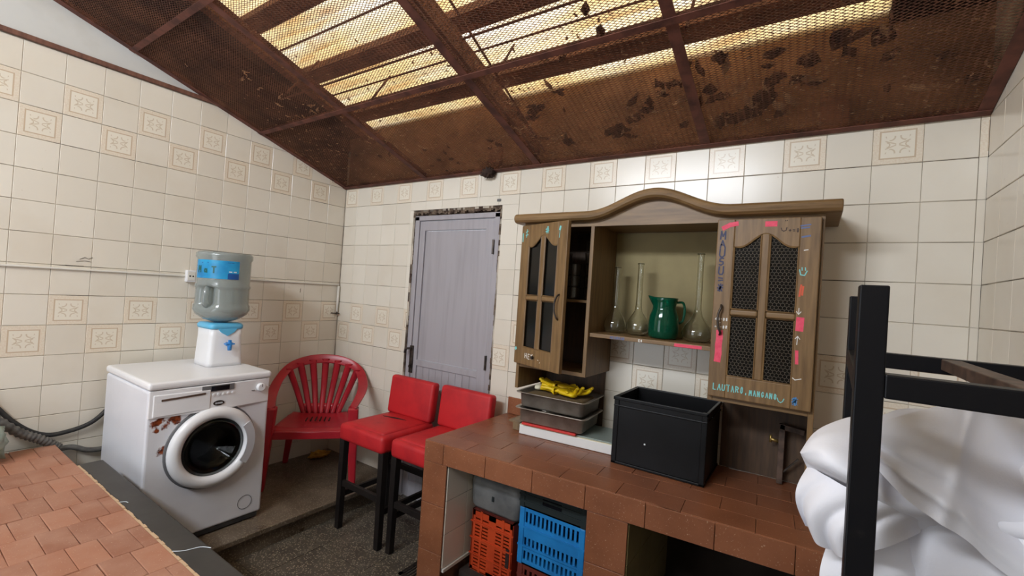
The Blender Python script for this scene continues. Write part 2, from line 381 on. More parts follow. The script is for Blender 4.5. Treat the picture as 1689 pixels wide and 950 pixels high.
wall_right = struct('wall_right', MB().prism([(0.12, -0.02), (-3.72, -0.02), (-3.72, 3.86), (0.12, 2.64)], lambda u, v, t: (t, u, v), RX + 0.004, RX + 0.12), 'grout', 'right wall clad in cream tiles')
WX0, WX1, WZ0, WZ1 = 0.85, 2.65, 2.45, 3.15
wf = MB().box(-0.12, 0.93, -3.72, -3.6, -0.02, WZ0).box(2.07, RX + 0.12, -3.72, -3.6, -0.02, WZ0).box(0.93, 2.07, -3.72, -3.6, 2.08, WZ0).box(-0.12, WX0, -3.72, -3.6, WZ0, WZ1).box(WX1, RX + 0.12, -3.72, -3.6, WZ0, WZ1).box(-0.12, RX + 0.12, -3.72, -3.6, WZ1, 3.86)  # the tall lower opening is made up, placed for the added side light
struct('wall_front', wf, 'plaster', 'plastered wall behind the viewer with a high window and a tall opening added for side light')
w1 = struct('window_1', MB().box(WX0, WX1, -3.64, -3.60, WZ0, WZ0 + 0.04).box(WX0, WX1, -3.64, -3.60, WZ1 - 0.04, WZ1).box(WX0, WX0 + 0.04, -3.64, -3.60, WZ0, WZ1).box(WX1 - 0.04, WX1, -3.64, -3.60, WZ0, WZ1), 'whitewash', 'long high window opening under the roof')
# ---- tiles
HT = 0.0744
def tile_mesh(h, name, mat):
    c = 0.0016; vs = []
    for (e, y) in ((h, 0.006), (h, c), (h - c, 0.0)):
        vs += [(-e, y, -e), (e, y, -e), (e, y, e), (-e, y, e)]
    fs = [(8, 9, 10, 11)]
    for k in (0, 4):
        for i in range(4): j = (i + 1) % 4; fs.append((k + i, k + j, k + 4 + j, k + 4 + i))
    me = bpy.data.meshes.new(name); me.from_pydata(vs, [], fs); me.materials.append(M[mat]); return me
TM = {False: tile_mesh(HT, 'wall_tile', 'tile'), True: tile_mesh(HT, 'patterned_tile', 'tile_p')}
def lay(parent, poly, cu, cz, pat, to, rz):
    """one wall tile: poly in wall coordinates (u, z) around the tile centre (cu, cz)"""
    if len(poly) < 3 or area(poly) < 0.0006: return
    full = area(poly) > 0.0745 ** 2 * 4 * 0.972
    if full: me = TM[pat]
    else:
        mb = MB().prism([(u - cu, z - cz) for u, z in poly], lambda u, v, t: (u, t, v), 0.0, 0.006)
        me = mb.mesh('cut_tile'); me.materials.append(M['tile_p' if pat else 'tile'])
    j = random.uniform
    p = to(cu, cz); a = 0.0035
    return put('tile', me, None, parent, p, (j(-a, a), 0, rz + j(-a, a)))
def rect(u0, u1, z0, z1, g=0.0006): return [(u0 + g, z0 + g), (u1 - g, z0 + g), (u1 - g, z1 - g), (u0 + g, z1 - g)]
def split_rect(u0, u1, z0, z1, h0, h1, hz):
    """rectangle minus the hole h0..h1 below hz"""
    if u1 <= h0 or u0 >= h1 or z0 >= hz: return [(u0, u1, z0, z1)]
    out = []
    if z1 > hz: out.append((u0, u1, hz, z1)); z1 = hz
    if u0 < h0: out.append((u0, h0, z0, z1))
    if u1 > h1: out.append((h1, u1, z0, z1))
    return out
PAT_ROWS = {0: 1, 1: 0, 7: 1, 8: 0}
cols = [(k * T + 0.0839, k) for k in range(0, 9)] + [(k * T + 0.1069, k) for k in range(9, 25)]
for cu, k in cols:
    for r in range(1, 16):
        z1 = row_top(r); z0 = z1 - RP; cz = (z0 + z1) / 2
        if cu > 1.78 and z1 < 0.72: continue
        if cu < 0.72 and z1 < 0.10: continue
        u0, u1 = cu - T / 2, min(cu + T / 2, RX)
        if k == 0: u0 = 0.001
        lo = 0.12 if cu < 0.8 else 0.0
        pat = r in PAT_ROWS and (k + PAT_ROWS[r]) % 2 == 0
        for (a, b, c, d) in split_rect(u0, u1, max(z0, lo), z1, DX0 - 0.012, DX1 + 0.012, DZ + 0.012):
            lay(wall_back, rect(a, b, c, d), cu, cz, pat, lambda u, z: (u, 0.0, z), 0)
for r in range(1, 3):        # slip of cut tile where the two runs meet above the door
    z1 = row_top(r); lay(wall_back, rect(1.359, 1.382, max(z1 - RP, DZ + 0.013), z1), 1.37, z1 - RP / 2, False, lambda u, z: (u, 0.0, z), 0)
for k in range(0, 18):
    for r in range(-1, 15):
        z1 = row_top(r); z0 = z1 - RP; cz = (z0 + z1) / 2; cu = -(k + 0.5) * T
        if z1 < 0.13 or (k > 10 and z1 < 0.50): continue
        poly = clip(rect(cu - T / 2, cu + T / 2, max(z0, 0.12), z1), SL, 1.0, ZC - 0.004)
        pat = r in PAT_ROWS and (k + (0 if PAT_ROWS[r] else 1)) % 2 == 0
        lay(wall_left, poly, cu, cz, pat, lambda u, z: (0.0, u, z), PI / 2)
for k in range(0, 5):
    for r in range(0, 11):
        z1 = row_top(r); z0 = z1 - RP; cz = (z0 + z1) / 2; cu = -(k + 0.5) * T
        poly = clip(rect(cu - T / 2, cu + T / 2, z0, z1), SL, 1.0, ZC - 0.004)
        poly = [(-u, z) for u, z in poly][::-1]
        lay(wall_right, poly, -cu, cz, False, lambda u, z: (RX, -u, z), -PI / 2)
sc_ = MB()
for (y, z, pts) in ((-1.548, 1.487, [(0, 0), (.02, .012), (.035, .004), (.05, .014)]), (-1.56, 1.475, [(0, 0), (.03, .006), (.06, .002)]), (-1.60, 1.452, [(0, 0), (.07, .002)]), (-0.42, 1.395, [(0, 0), (.004, .004)]), (-0.33, 1.36, [(0, 0), (.002, .03)])):
    for (a_, b_) in zip(pts, pts[1:]): sc_.bar((0.0008, y + a_[0], z + a_[1]), (0.0008, y + b_[0], z + b_[1]), 0.0012, 0.004, (1, 0, 0))
sc_.build('scuff', 'doordirt', wall_left)
# ---- trim below the gable plaster
struct('trim_1', MB().box(0.0005, 0.018, -3.6, -0.93, 2.512, 2.536), 'trimwood', 'thin brown wooden trim above the left wall tiles', bevel=0.003)
# ---- floor: sub-floor, terrazzo slabs, raised platform with a nosing
floor = struct('floor', MB().box(-0.12, RX + 0.12, -3.72, 0.12, -0.12, -0.006), 'joint', 'worn dark terrazzo floor')
FS = 0.352
fm = MB().box(-FS / 2 + 0.0015, FS / 2 - 0.0015, -FS / 2 + 0.0015, FS / 2 - 0.0015, -0.02, 0.0).mesh('floor_slab'); fm.materials.append(M['floor'])
for i in range(-1, 7):
    for j in range(-4, 2):
        cx = 0.985 + FS * (i + 0.5); cy = -0.69 + FS * (j + 0.5)
        if cx - FS / 2 < 0.5 or cx + FS / 2 > RX or cy + FS / 2 > 0.1: continue
        o = put('slab', fm, None, floor, (cx, cy, random.uniform(-0.0008, 0.0008)), (random.uniform(-.002, .002), random.uniform(-.002, .002), PI / 2 * random.randint(0, 3)))
plat = struct('floor_platform', MB().box(-0.004, 0.775, -1.9, 0.003, -0.01, 0.088), 'platform', 'raised terrazzo platform along the left wall')
MB().box(-0.004, 0.803, -1.9, 0.003, 0.092, 0.12).build('nosing_slab', 'platform', plat, bevel=0.004)

# ---- mesh ceiling
S_ANG = math.atan(SL); CS = math.cos(S_ANG)
ceiling = tag(empty('ceiling', (0, 0, ZC), local=True), 'sloping rusty mesh ceiling in steel frames', None, None, 'structure'); ceiling.rotation_euler = (-S_ANG, 0, 0)
PW = 0.905; PH = 0.70 / CS
nx, ny = 38, 62; cw, ch = PW / nx, PH / ny
vs, fs = [], []
def strand(ax, ay, bx, by, w=0.00125, h=0.0009):
    dx, dy = bx - ax, by - ay; l = math.hypot(dx, dy); px_, py_ = -dy / l * w, dx / l * w; b = len(vs)
    for (x, y) in ((ax, ay), (bx, by)): vs.extend([(x + px_, y + py_, -h), (x - px_, y - py_, 0.0), (x + px_ * 0.3, y + py_ * 0.3, h)])
    fs.extend([(b, b + 1, b + 4, b + 3), (b + 1, b + 2, b + 5, b + 4), (b + 2, b, b + 3, b + 5)])
for i in range(nx):
    for j in range(ny):
        x0, y0 = i * cw, -j * ch; xm, ym = x0 + cw / 2, y0 - ch / 2
        for (x, y) in ((x0, y0), (x0 + cw, y0), (x0, y0 - ch), (x0 + cw, y0 - ch)): strand(x, y, xm, ym)
mesh_me = bpy.data.meshes.new('expanded_mesh'); mesh_me.from_pydata(vs, [], fs); mesh_me.materials.append(M['mesh'])
for c in range(4):
    for r in range(4):
        o = put('mesh_panel', mesh_me, None, ceiling, (0.005 + c * PW, -r * PH, 0.0)); o['kind'] = 'stuff'
def cbar(name, x0, x1, y0, y1, z0, z1, mat='rust', bevel=0.0): return MB().box(x0, x1, y0, y1, z0, z1).build(name, mat, ceiling, bevel=bevel)
L4 = 3.6 / CS
for x in (0.908, 1.812, 2.718):
    mb = MB().box(x - 0.021, x + 0.021, -L4, -0.004, -0.007, -0.002).box(x - 0.003, x + 0.003, -L4, -0.004, -0.002, 0.034); mb.build('frame_bar', 'rust', ceiling)
for x0, x1 in ((0.002, 0.040), (RX - 0.040, RX - 0.002)):
    MB().box(x0, x1, -L4, -0.004, -0.007, -0.002).box(x0 if x0 < 1 else x1 - 0.005, x0 + 0.005 if x0 < 1 else x1, -L4, -0.004, -0.002, 0.035).build('frame_bar', 'rust', ceiling)
for r in range(0, 4):
    y = -0.022 if r == 0 else -r * PH
    MB().box(0.005, RX - 0.005, y - 0.014, y + 0.014, -0.011, -0.0075).box(0.005, RX - 0.005, y - 0.0025, y + 0.0025, -0.0075, 0.022).build('cross_bar', 'rust', ceiling)
# ---- roof above: fibreglass sheet, purlins, rafter, rods
RH = 0.45 * CS
roof = tag(empty('roof', (0, 0, ZC), local=True), 'lean-to roof of stained translucent corrugated sheet', None, None, 'structure'); roof.rotation_euler = (-S_ANG, 0, 0)
def wave(u, v):
    y = 0.10 - v * 3.9; return (0.235 + u * 3.36, y, RH + 0.014 * math.sin(y / 0.076 * 2 * PI))
MB().grid(wave, 2, 420).build('roof_sheet', 'fibre', roof, smooth=True, fix=False, solid=0.003)
MB().box(-0.12, 0.25, -3.9, 0.1, RH - 0.03, RH + 0.02).build('roof_board', 'attic_dark', roof)
MB().box(3.36, RX + 0.12, -3.9, 0.1, RH - 0.03, RH + 0.02).build('roof_board', 'attic_dark', roof)
for y in (-0.035, -0.335, -0.73, -1.14, -1.56, -2.0, -2.5, -3.0):
    w = 0.10 if y < -0.1 else 0.07
    MB().box(0.2, 3.6, y - w / 2, y + w / 2, RH - 0.075, RH - 0.018).build('purlin', 'beam', roof)
MB().box(1.70, 1.79, -3.8, 0.02, 0.08, 0.165).build('rafter', 'beam', roof)
MB().box(0.235, 0.30, -3.8, 0.02, RH - 0.10, RH - 0.02).build('rafter', 'beam', roof)
for y, z in ((-0.55, RH - 0.05), (-0.95, RH - 0.05), (-1.36, RH - 0.05), (-0.80, 0.16)):
    MB().tube([(0.25, y, z), (3.55, y + 0.01, z)], 0.006, 6).build('tie_rod', 'rust', roof)
for (a, b) in (((0.62, -0.92, 0.03), (0.55, -0.80, RH - 0.04)), ((0.97, -0.66, 0.03), (0.95, -0.56, RH - 0.05)), ((1.86, -0.62, 0.03), (1.84, -0.52, RH - 0.05)), ((2.75, -0.66, 0.03), (2.74, -0.56, RH - 0.05)), ((1.95, -1.3, 0.08), (1.82, 0.0, 0.10))):
    MB().tube([a, b], 0.006, 6).build('tie_rod', 'rust', roof)
for x in (1.475, 3.2):
    MB().box(x - 0.05, x + 0.05, -0.03, 0.02, 0.0, 0.30).build('stud', 'beam', roof)
MB().box(0.02, RX - 0.02, -0.02, 0.02, 0.30, 0.40).build('wall_plate', 'attic_dark', roof)
# ---- door
d1 = tag(empty('door_1', (1.175, 0.02, 0.0)), 'grey painted metal door in the tiled back wall', None, None, 'structure')
MB().box(0.808, 0.848, 0.008, 0.06, 0, 1.955).build('jamb', 'doorpaint', d1, bevel=0.003)
MB().box(1.505, 1.545, 0.008, 0.06, 0, 1.955).build('jamb', 'doorpaint', d1, bevel=0.003)
MB().box(0.808, 1.545, 0.008, 0.06, 1.925, 1.958).build('head', 'doorpaint', d1, bevel=0.003)
mb = MB()
random.seed(3)
for i in range(46):
    x = 0.800 + i * 0.0164; h = random.uniform(0.006, 0.026); mb.box(x, x + 0.0164, random.uniform(0.0, 0.008), 0.05, 1.985 - h, 1.9995 + random.uniform(-0.004, 0.004))
mb.box(0.80, 1.555, 0.03, 0.09, 1.955, 1.99)
mb.build('broken_edge', 'doordirt', d1)
mb = MB()
for i in range(60):
    z = i * 0.033
    mb.box(DX0 - 0.013, 0.806 + random.uniform(-0.004, 0.004), random.uniform(0.001, 0.01), 0.05, z, z + 0.033).box(1.546 + random.uniform(-0.004, 0.002), DX1 + 0.013, random.uniform(0.001, 0.01), 0.05, z, z + 0.033)
mb.build('broken_edge', 'doordirt', d1)
MB().box(0.852, 0.900, 0.016, 0.05, 0.01, 1.92).build('stile', 'doorpaint', d1, bevel=0.002)
MB().box(1.435, 1.500, 0.016, 0.05, 0.01, 1.92).build('stile', 'doorpaint', d1, bevel=0.002)
MB().box(0.900, 1.435, 0.016, 0.05, 1.855, 1.92).build('rail', 'doorpaint', d1, bevel=0.002)
MB().box(0.900, 1.435, 0.016, 0.05, 0.915, 0.955).build('rail', 'doorpaint', d1, bevel=0.002)
MB().box(0.900, 1.435, 0.016, 0.05, 0.01, 0.12).build('rail', 'doorpaint', d1, bevel=0.002)
MB().box(0.904, 1.433, 0.026, 0.045, 0.959, 1.851).build('panel', 'doorpaint', d1)
for i in range(9):
    MB().box(0.904 + i * 0.0588, 0.904 + (i + 1) * 0.0588 - 0.002, 0.026, 0.045, 0.122, 0.913).build('panel', 'doorpaint', d1)
h = MB().box(0.842, 0.872, 0.004, 0.016, 0.86, 1.05).build('lock_plate', 'darkmetal', d1, bevel=0.002)
MB().tube(bez([(0.857, 0.008, 1.03), (0.857, -0.03, 1.032), (0.845, -0.036, 1.03), (0.835, -0.034, 1.0)], 6), 0.008, 8).build('lever', 'darkmetal', h, smooth=True)
MB().tube([(0.857, 0.006, 0.905), (0.857, -0.004, 0.905)], 0.011, 12).build('lock_cylinder', 'darkmetal', h)
for z in (1.74, 1.02): MB().tube([(1.508, 0.002, z - 0.045), (1.508, 0.002, z + 0.045)], 0.007, 8).build('hinge', 'darkmetal', d1)
M['drum_dark'] = plain('dark_drum_steel', (74, 78, 76), 0.32, 0.8)

# ================================================================== WASHING MACHINE
wm = thing('washing_machine', 'white front-loading washing machine with rust spots on a raised platform', 'washing machine', (0.35, -1.14, 0.12))
X0, X1, Y0, Y1 = 0.06, 0.65, -1.42, -0.86
MB().box(X0, X1, Y0, Y1, 0.150, 0.895).build('body', 'washer', wm, bevel=0.012, seg=3)
MB().box(X0 - 0.005, X1 + 0.012, Y0 - 0.004, Y1 + 0.004, 0.898, 0.935).build('top_panel', 'white_plastic', wm, bevel=0.014, seg=3)
for (x, y) in ((X0 + .05, Y0 + .05), (X0 + .05, Y1 - .05), (X1 - .05, Y0 + .05), (X1 - .05, Y1 - .05)):
    MB().lathe([(0.02, 0.120), (0.02, 0.135), (0.012, 0.137), (0.012, 0.152)], (x, y, 0), 12).build('foot', 'rubber', wm)
# control fascia: a slightly bowed panel
def fx(y): return X1 + 0.002 + 0.014 * (1 - ((y - (Y0 + Y1) / 2) / 0.28) ** 2)
def fascia(za, zb, ya, yb, off=0.0, n=20):
    ys = [ya + (yb - ya) * i / n for i in range(n + 1)]
    return [(fx(y) + off, y) for y in ys] + [(X1 - 0.01, yb), (X1 - 0.01, ya)]
cp = MB().prism(fascia(0, 0, Y0 + 0.004, Y1 - 0.004), lambda u, v, t: (u, v, t), 0.765, 0.896).build('control_panel', 'white_plastic', wm, bevel=0.004)
dr = MB().prism([(fx(y) + 0.004, y) for y in [Y0 + 0.02 + 0.235 * i / 10 for i in range(11)]] + [(X1, Y0 + 0.255), (X1, Y0 + 0.02)], lambda u, v, t: (u, v, t + (0.03 * (v - Y0) if t < 0.85 else -0.01)), 0.770, 0.885).build('detergent_drawer', 'white_plastic', wm, bevel=0.004)
MB().prism([(fx(y) + 0.0065, y) for y in [Y0 + 0.05 + 0.18 * i / 8 for i in range(9)]] + [(X1, Y0 + 0.23), (X1, Y0 + 0.05)], lambda u, v, t: (u, v, t + 0.05 * (v - Y0)), 0.842, 0.851).build('drawer_grip', 'rackworn', dr)
dp = MB().prism([(fx(y) + 0.003, y) for y in [-1.205 + 0.15 * i / 6 for i in range(7)]] + [(X1, -1.055), (X1, -1.205)], lambda u, v, t: (u, v, t), 0.862, 0.893).build('display', 'grey_plastic', wm)
MB().prism([(fx(y) + 0.0045, y) for y in [-1.165 + 0.085 * i / 4 for i in range(5)]] + [(X1, -1.08), (X1, -1.165)], lambda u, v, t: (u, v, t), 0.866, 0.889).build('screen', 'black_gloss', dp)
for i in range(6):
    y = -1.175 + i * 0.023; MB().tube([(fx(y), y, 0.845), (fx(y) + 0.004, y, 0.845)], 0.0055, 10).build('button', 'white_plastic', wm)
kb = MB().tube([(fx(-0.915), -0.915, 0.852), (fx(-0.915) + 0.02, -0.915, 0.852)], [0.023, 0.020], 24).build('programme_knob', 'white_plastic', wm, bevel=0.003)
MB().box(fx(-0.915) + 0.019, fx(-0.915) + 0.0215, -0.9165, -0.9135, 0.855, 0.871).build('pointer', 'grey_plastic', kb)
MB().box(fx(-0.95) - 0.002, fx(-0.95) + 0.003, -0.962, -0.945, 0.837, 0.841).build('indicator', 'grey_plastic', wm)
bd = MB().tube([(fx(-1.125) - 0.004, -1.125, 0.800), (fx(-1.125) + 0.003, -1.125, 0.800)], 0.026, 24, flat=0.5).build('badge', 'darkmetal', wm)
for i in range(4): MB().box(fx(-1.125) + 0.003, fx(-1.125) + 0.0038, -1.141 + i * 0.009, -1.136 + i * 0.009, 0.796, 0.804).build('badge_letter', 'print_white', bd)
# porthole
PC = Vector((X1, -1.135, 0.578)); RY = Matrix.Rotation(PI / 2, 3, 'Y')
def disc(prof, name, mat, parent, n=56, **kw): return MB().lathe(prof, PC, n, RY).build(name, mat, parent, smooth=True, **kw)
pd = disc([(0.150, 0.004), (0.198, 0.004), (0.203, 0.014), (0.200, 0.030), (0.185, 0.042), (0.165, 0.044), (0.148, 0.034), (0.143, 0.016), (0.150, 0.004)], 'porthole_door', 'white_plastic', wm)
disc([(0.146, 0.020), (0.12, 0.024), (0.09, 0.012), (0.06, -0.01), (0.0001, -0.02)], 'porthole_glass', 'porthole', pd, solid=0.004)
disc([(0.155, 0.0015), (0.149, -0.02), (0.152, -0.05), (0.170, -0.052)], 'door_seal', 'rubber', wm)
disc([(0.152, 0.0012), (0.150, -0.10), (0.13, -0.17), (0.0001, -0.18)], 'drum', 'drum_dark', wm)
disc([(0.212, 0.0008), (0.208, 0.003), (0.200, 0.003)], 'door_recess', 'grey_plastic', wm)
hm = MB()
for i in range(13):
    a = math.radians(-38 + i * 6); r0, r1 = 0.150, 0.192
    hm.v += [(X1 + 0.046, PC.y + math.cos(a) * r0, PC.z + math.sin(a) * r0), (X1 + 0.043, PC.y + math.cos(a) * r1, PC.z + math.sin(a) * r1)]
hm.f = [(2 * i, 2 * i + 1, 2 * i + 3, 2 * i + 2) for i in range(12)]
hm.build('door_handle', plain('pale_grey_plastic', (196, 197, 202), 0.35), pd, solid=0.004)
rings = MB()
rings.tube([(X1 + 0.001, -0.952 + 0.036 * math.cos(a), 0.228 + 0.036 * math.sin(a)) for a in [2 * PI * k / 36 for k in range(37)]], 0.0014, 6, caps=False)
rings.build('filter_cover', 'grey_plastic', wm)
MB().box(X1 - 0.02, X1 - 0.004, Y0 + 0.02, Y1 - 0.02, 0.128, 0.150).build('plinth', 'rubber', wm)

# hoses and bag beside it
tag(MB().tube(bez([(0.028, -1.36, 0.735), (0.028, -1.45, 0.635), (0.026, -1.55, 0.600), (0.026, -1.64, 0.605), (0.026, -1.74, 0.685), (0.026, -1.86, 0.86)], 10), 0.011, 10).build('drain_hose', 'rubber', None, smooth=True, org=(0.05, -1.6, 0.6)), 'thin black hose sagging from the washing machine along the left wall', 'hose')
hp = bez([(0.066, -1.585, 0.535), (0.072, -1.65, 0.592), (0.072, -1.74, 0.655), (0.072, -1.86, 0.78)], 20)
tag(MB().tube(hp, [0.020 + 0.003 * math.sin(i * 1.9) for i in range(len(hp))], 12).build('corrugated_hose', 'hose_grey', None, smooth=True, org=(0.05, -1.6, 0.55)), 'thick grey corrugated hose at the left edge of the picture', 'hose')
tag(MB().tube(bez([(0.028, -1.36, 0.474), (0.028, -1.46, 0.484), (0.026, -1.54, 0.518), (0.024, -1.64, 0.50)], 8), 0.013, 10).build('inlet_hose', 'hose_grey', None, smooth=True, org=(0.05, -1.5, 0.48)), 'short grey hose low behind the corner of the paved counter', 'hose')
def lump(name, c, r, mat, label, cat, amp=0.25, n=28, seed=1, freq=2.2, zmin=None):
    from mathutils import noise
    def fn(u, v):
        a = 2 * PI * u; b = PI * (v - 0.5) * 0.998; d = Vector((math.cos(a) * math.cos(b), math.sin(a) * math.cos(b), math.sin(b)))
        k = 1 + amp * (abs(noise.noise(d * freq + Vector((seed * 7.1, 0, 0)))) * 2 - 0.4) + amp * 0.5 * noise.noise(d * freq * 2.7 + Vector((seed, 3, 0)))
        p = Vector((d.x * r[0] * k, d.y * r[1] * k, d.z * r[2] * k)) + Vector(c)
        if zmin is not None: p.z = max(p.z, zmin)
        return p
    return tag(MB().grid(fn, n, n // 2 + 2, closed_u=True).build(name, mat, None, smooth=True, org=(c[0], c[1], zmin if zmin is not None else c[2])), label, cat)
lump('plastic_bag', (0.185, -1.86, 0.655), (0.07, 0.07, 0.11), 'bag', 'crumpled pale green plastic bag at the far left below the hoses', 'bag', 0.4, 36, 4, 2.6, 0.5605)

# ================================================================== WATER DISPENSER
wd = thing('water_dispenser', 'small white water dispenser with blue tap on the washing machine', 'water dispenser', (0.30, -0.985, 0.9355))
def rsec(cx, cy, hx, hy, r, n=6):
    out = []
    for (sx, sy, a0) in ((1, 1, 0), (-1, 1, 90), (-1, -1, 180), (1, -1, 270)):
        for i in range(n + 1):
            a = math.radians(a0 + 90 * i / n); out.append((cx + sx * (hx - r) + r * math.cos(a), cy + sy * (hy - r) + r * math.sin(a)))
    return out
def loft(secs):
    mb = MB(); k = len(secs[0][0]); vs = []
    for out, z in secs: vs += [(u, v, z) for u, v in out]
    fs = [(i * k + j, i * k + (j + 1) % k, (i + 1) * k + (j + 1) % k, (i + 1) * k + j) for i in range(len(secs) - 1) for j in range(k)]
    fs += [tuple(range(k - 1, -1, -1)), tuple(range((len(secs) - 1) * k, len(secs) * k))]
    return mb.add(vs, fs)
cx, cy = 0.30, -0.985
loft([(rsec(cx, cy, 0.098, 0.096, 0.03), 0.936), (rsec(cx, cy, 0.096, 0.094, 0.03), 0.96), (rsec(cx, cy, 0.092, 0.087, 0.03), 1.10), (rsec(cx, cy, 0.093, 0.087, 0.03), 1.150)]).build('housing', 'white_plastic', wd, smooth=True)
loft([(rsec(cx, cy, 0.096, 0.091, 0.03), 1.148), (rsec(cx, cy, 0.097, 0.092, 0.03), 1.166), (rsec(cx, cy, 0.088, 0.084, 0.03), 1.178), (rsec(cx, cy, 0.06, 0.06, 0.03), 1.180)]).build('collar', 'blue_plastic', wd, smooth=True)
MB().prism([(-0.052, 1.150), (0.052, 1.150), (0.034, 1.128), (0.0, 1.108), (-0.034, 1.128)], lambda u, v, t: (t, cy + u, v), cx + 0.080, cx + 0.0985).build('collar_front', 'blue_plastic', wd, bevel=0.002)
tp = MB().tube([(cx + 0.09, cy, 1.062), (cx + 0.135, cy, 1.060)], 0.011, 12).tube([(cx + 0.128, cy, 1.075), (cx + 0.130, cy, 1.030)], [0.013, 0.010], 12).build('tap', 'blue_tap', wd, smooth=True)
MB().box(cx + 0.110, cx + 0.140, cy - 0.024, cy + 0.024, 1.062, 1.070).box(cx + 0.120, cx + 0.136, cy - 0.007, cy + 0.007, 1.070, 1.088).build('tap_lever', 'blue_tap', tp, bevel=0.002)
# bottle
wbt = thing('water_bottle', 'upturned clear water bottle with blue label on the dispenser', 'bottle', (0.30, -0.985, 1.18))
zc = 1.172
prof = [(0.030, 1.182), (0.045, 1.186), (0.090, 1.200), (0.128, 1.228), (0.141, 1.255), (0.139, 1.275), (0.133, 1.288), (0.133, 1.375), (0.137, 1.382), (0.137, 1.392), (0.133, 1.400), (0.134, 1.54), (0.141, 1.553), (0.141, 1.572), (0.132, 1.582), (0.11, 1.580), (0.0001, 1.574)]
def bottle_fn():
    mb = MB(); n = 56; vs = []
    hd = math.radians(-62)      # recess for the grip, on the side turned to the viewer
    for r, z in prof:
        for k in range(n):
            a = 2 * PI * k / n; d = (a - hd + PI) % (2 * PI) - PI
            q = 1.0
            if abs(d) < 0.55 and 1.262 < z < 1.39: q = 1 - 0.42 * (0.5 + 0.5 * math.cos(d / 0.55 * PI)) * min(1, (z - 1.262) / 0.02, (1.39 - z) / 0.012)
            vs.append((cx + r * q * math.cos(a), cy + r * q * math.sin(a), z))
    fs = [(i * n + k, i * n + (k + 1) % n, (i + 1) * n + (k + 1) % n, (i + 1) * n + k) for i in range(len(prof) - 1) for k in range(n)]
    return mb.add(vs, fs)
prof = [p for i, p in enumerate(prof[:7])] + [(0.133, 1.288 + 0.0108 * i) for i in range(1, 8)] + prof[7:]
bottle_fn().build('bottle_shell', 'bottle', wbt, smooth=True, solid=0.003)
a = math.radians(-62); rx, ry = math.cos(a), math.sin(a)
MB().tube(bez([(cx + rx * 0.10, cy + ry * 0.10, 1.268), (cx + rx * 0.128, cy + ry * 0.128, 1.285), (cx + rx * 0.134, cy + ry * 0.134, 1.33), (cx + rx * 0.120, cy + ry * 0.120, 1.375), (cx + rx * 0.10, cy + ry * 0.10, 1.39)], 6), 0.014, 12).build('grip', 'bottle', wbt, smooth=True)
MB().lathe([(0.026, 1.176), (0.030, 1.182), (0.044, 1.1885), (0.088, 1.2035), (0.1245, 1.231), (0.131, 1.258)], (cx, cy, 0), 32).build('neck_cap', 'blue_tap', wbt, smooth=True) if False else MB().lathe([(0.034, 1.1785), (0.036, 1.1815), (0.034, 1.1845)], (cx, cy, 0), 24).build('neck_cap', 'blue_tap', wbt)
def on_cyl(s, z, r): a = s / 0.134; return (cx + r * math.cos(a), cy + r * math.sin(a), z)
S0 = math.radians(-28) * 0.134
def cyl_patch(s0, s1, z0, z1, r, name, mat, parent):
    return MB().grid(lambda u, v: on_cyl(S0 + s0 + (s1 - s0) * u, z0 + (z1 - z0) * v, r), 18, 3).build(name, mat, parent, smooth=True)
lb = cyl_patch(-0.155, 0.085, 1.432, 1.535, 0.1358, 'label', 'label', wbt)
cyl_patch(0.028, 0.085, 1.432, 1.465, 0.1362, 'label_band', 'label_navy', lb)
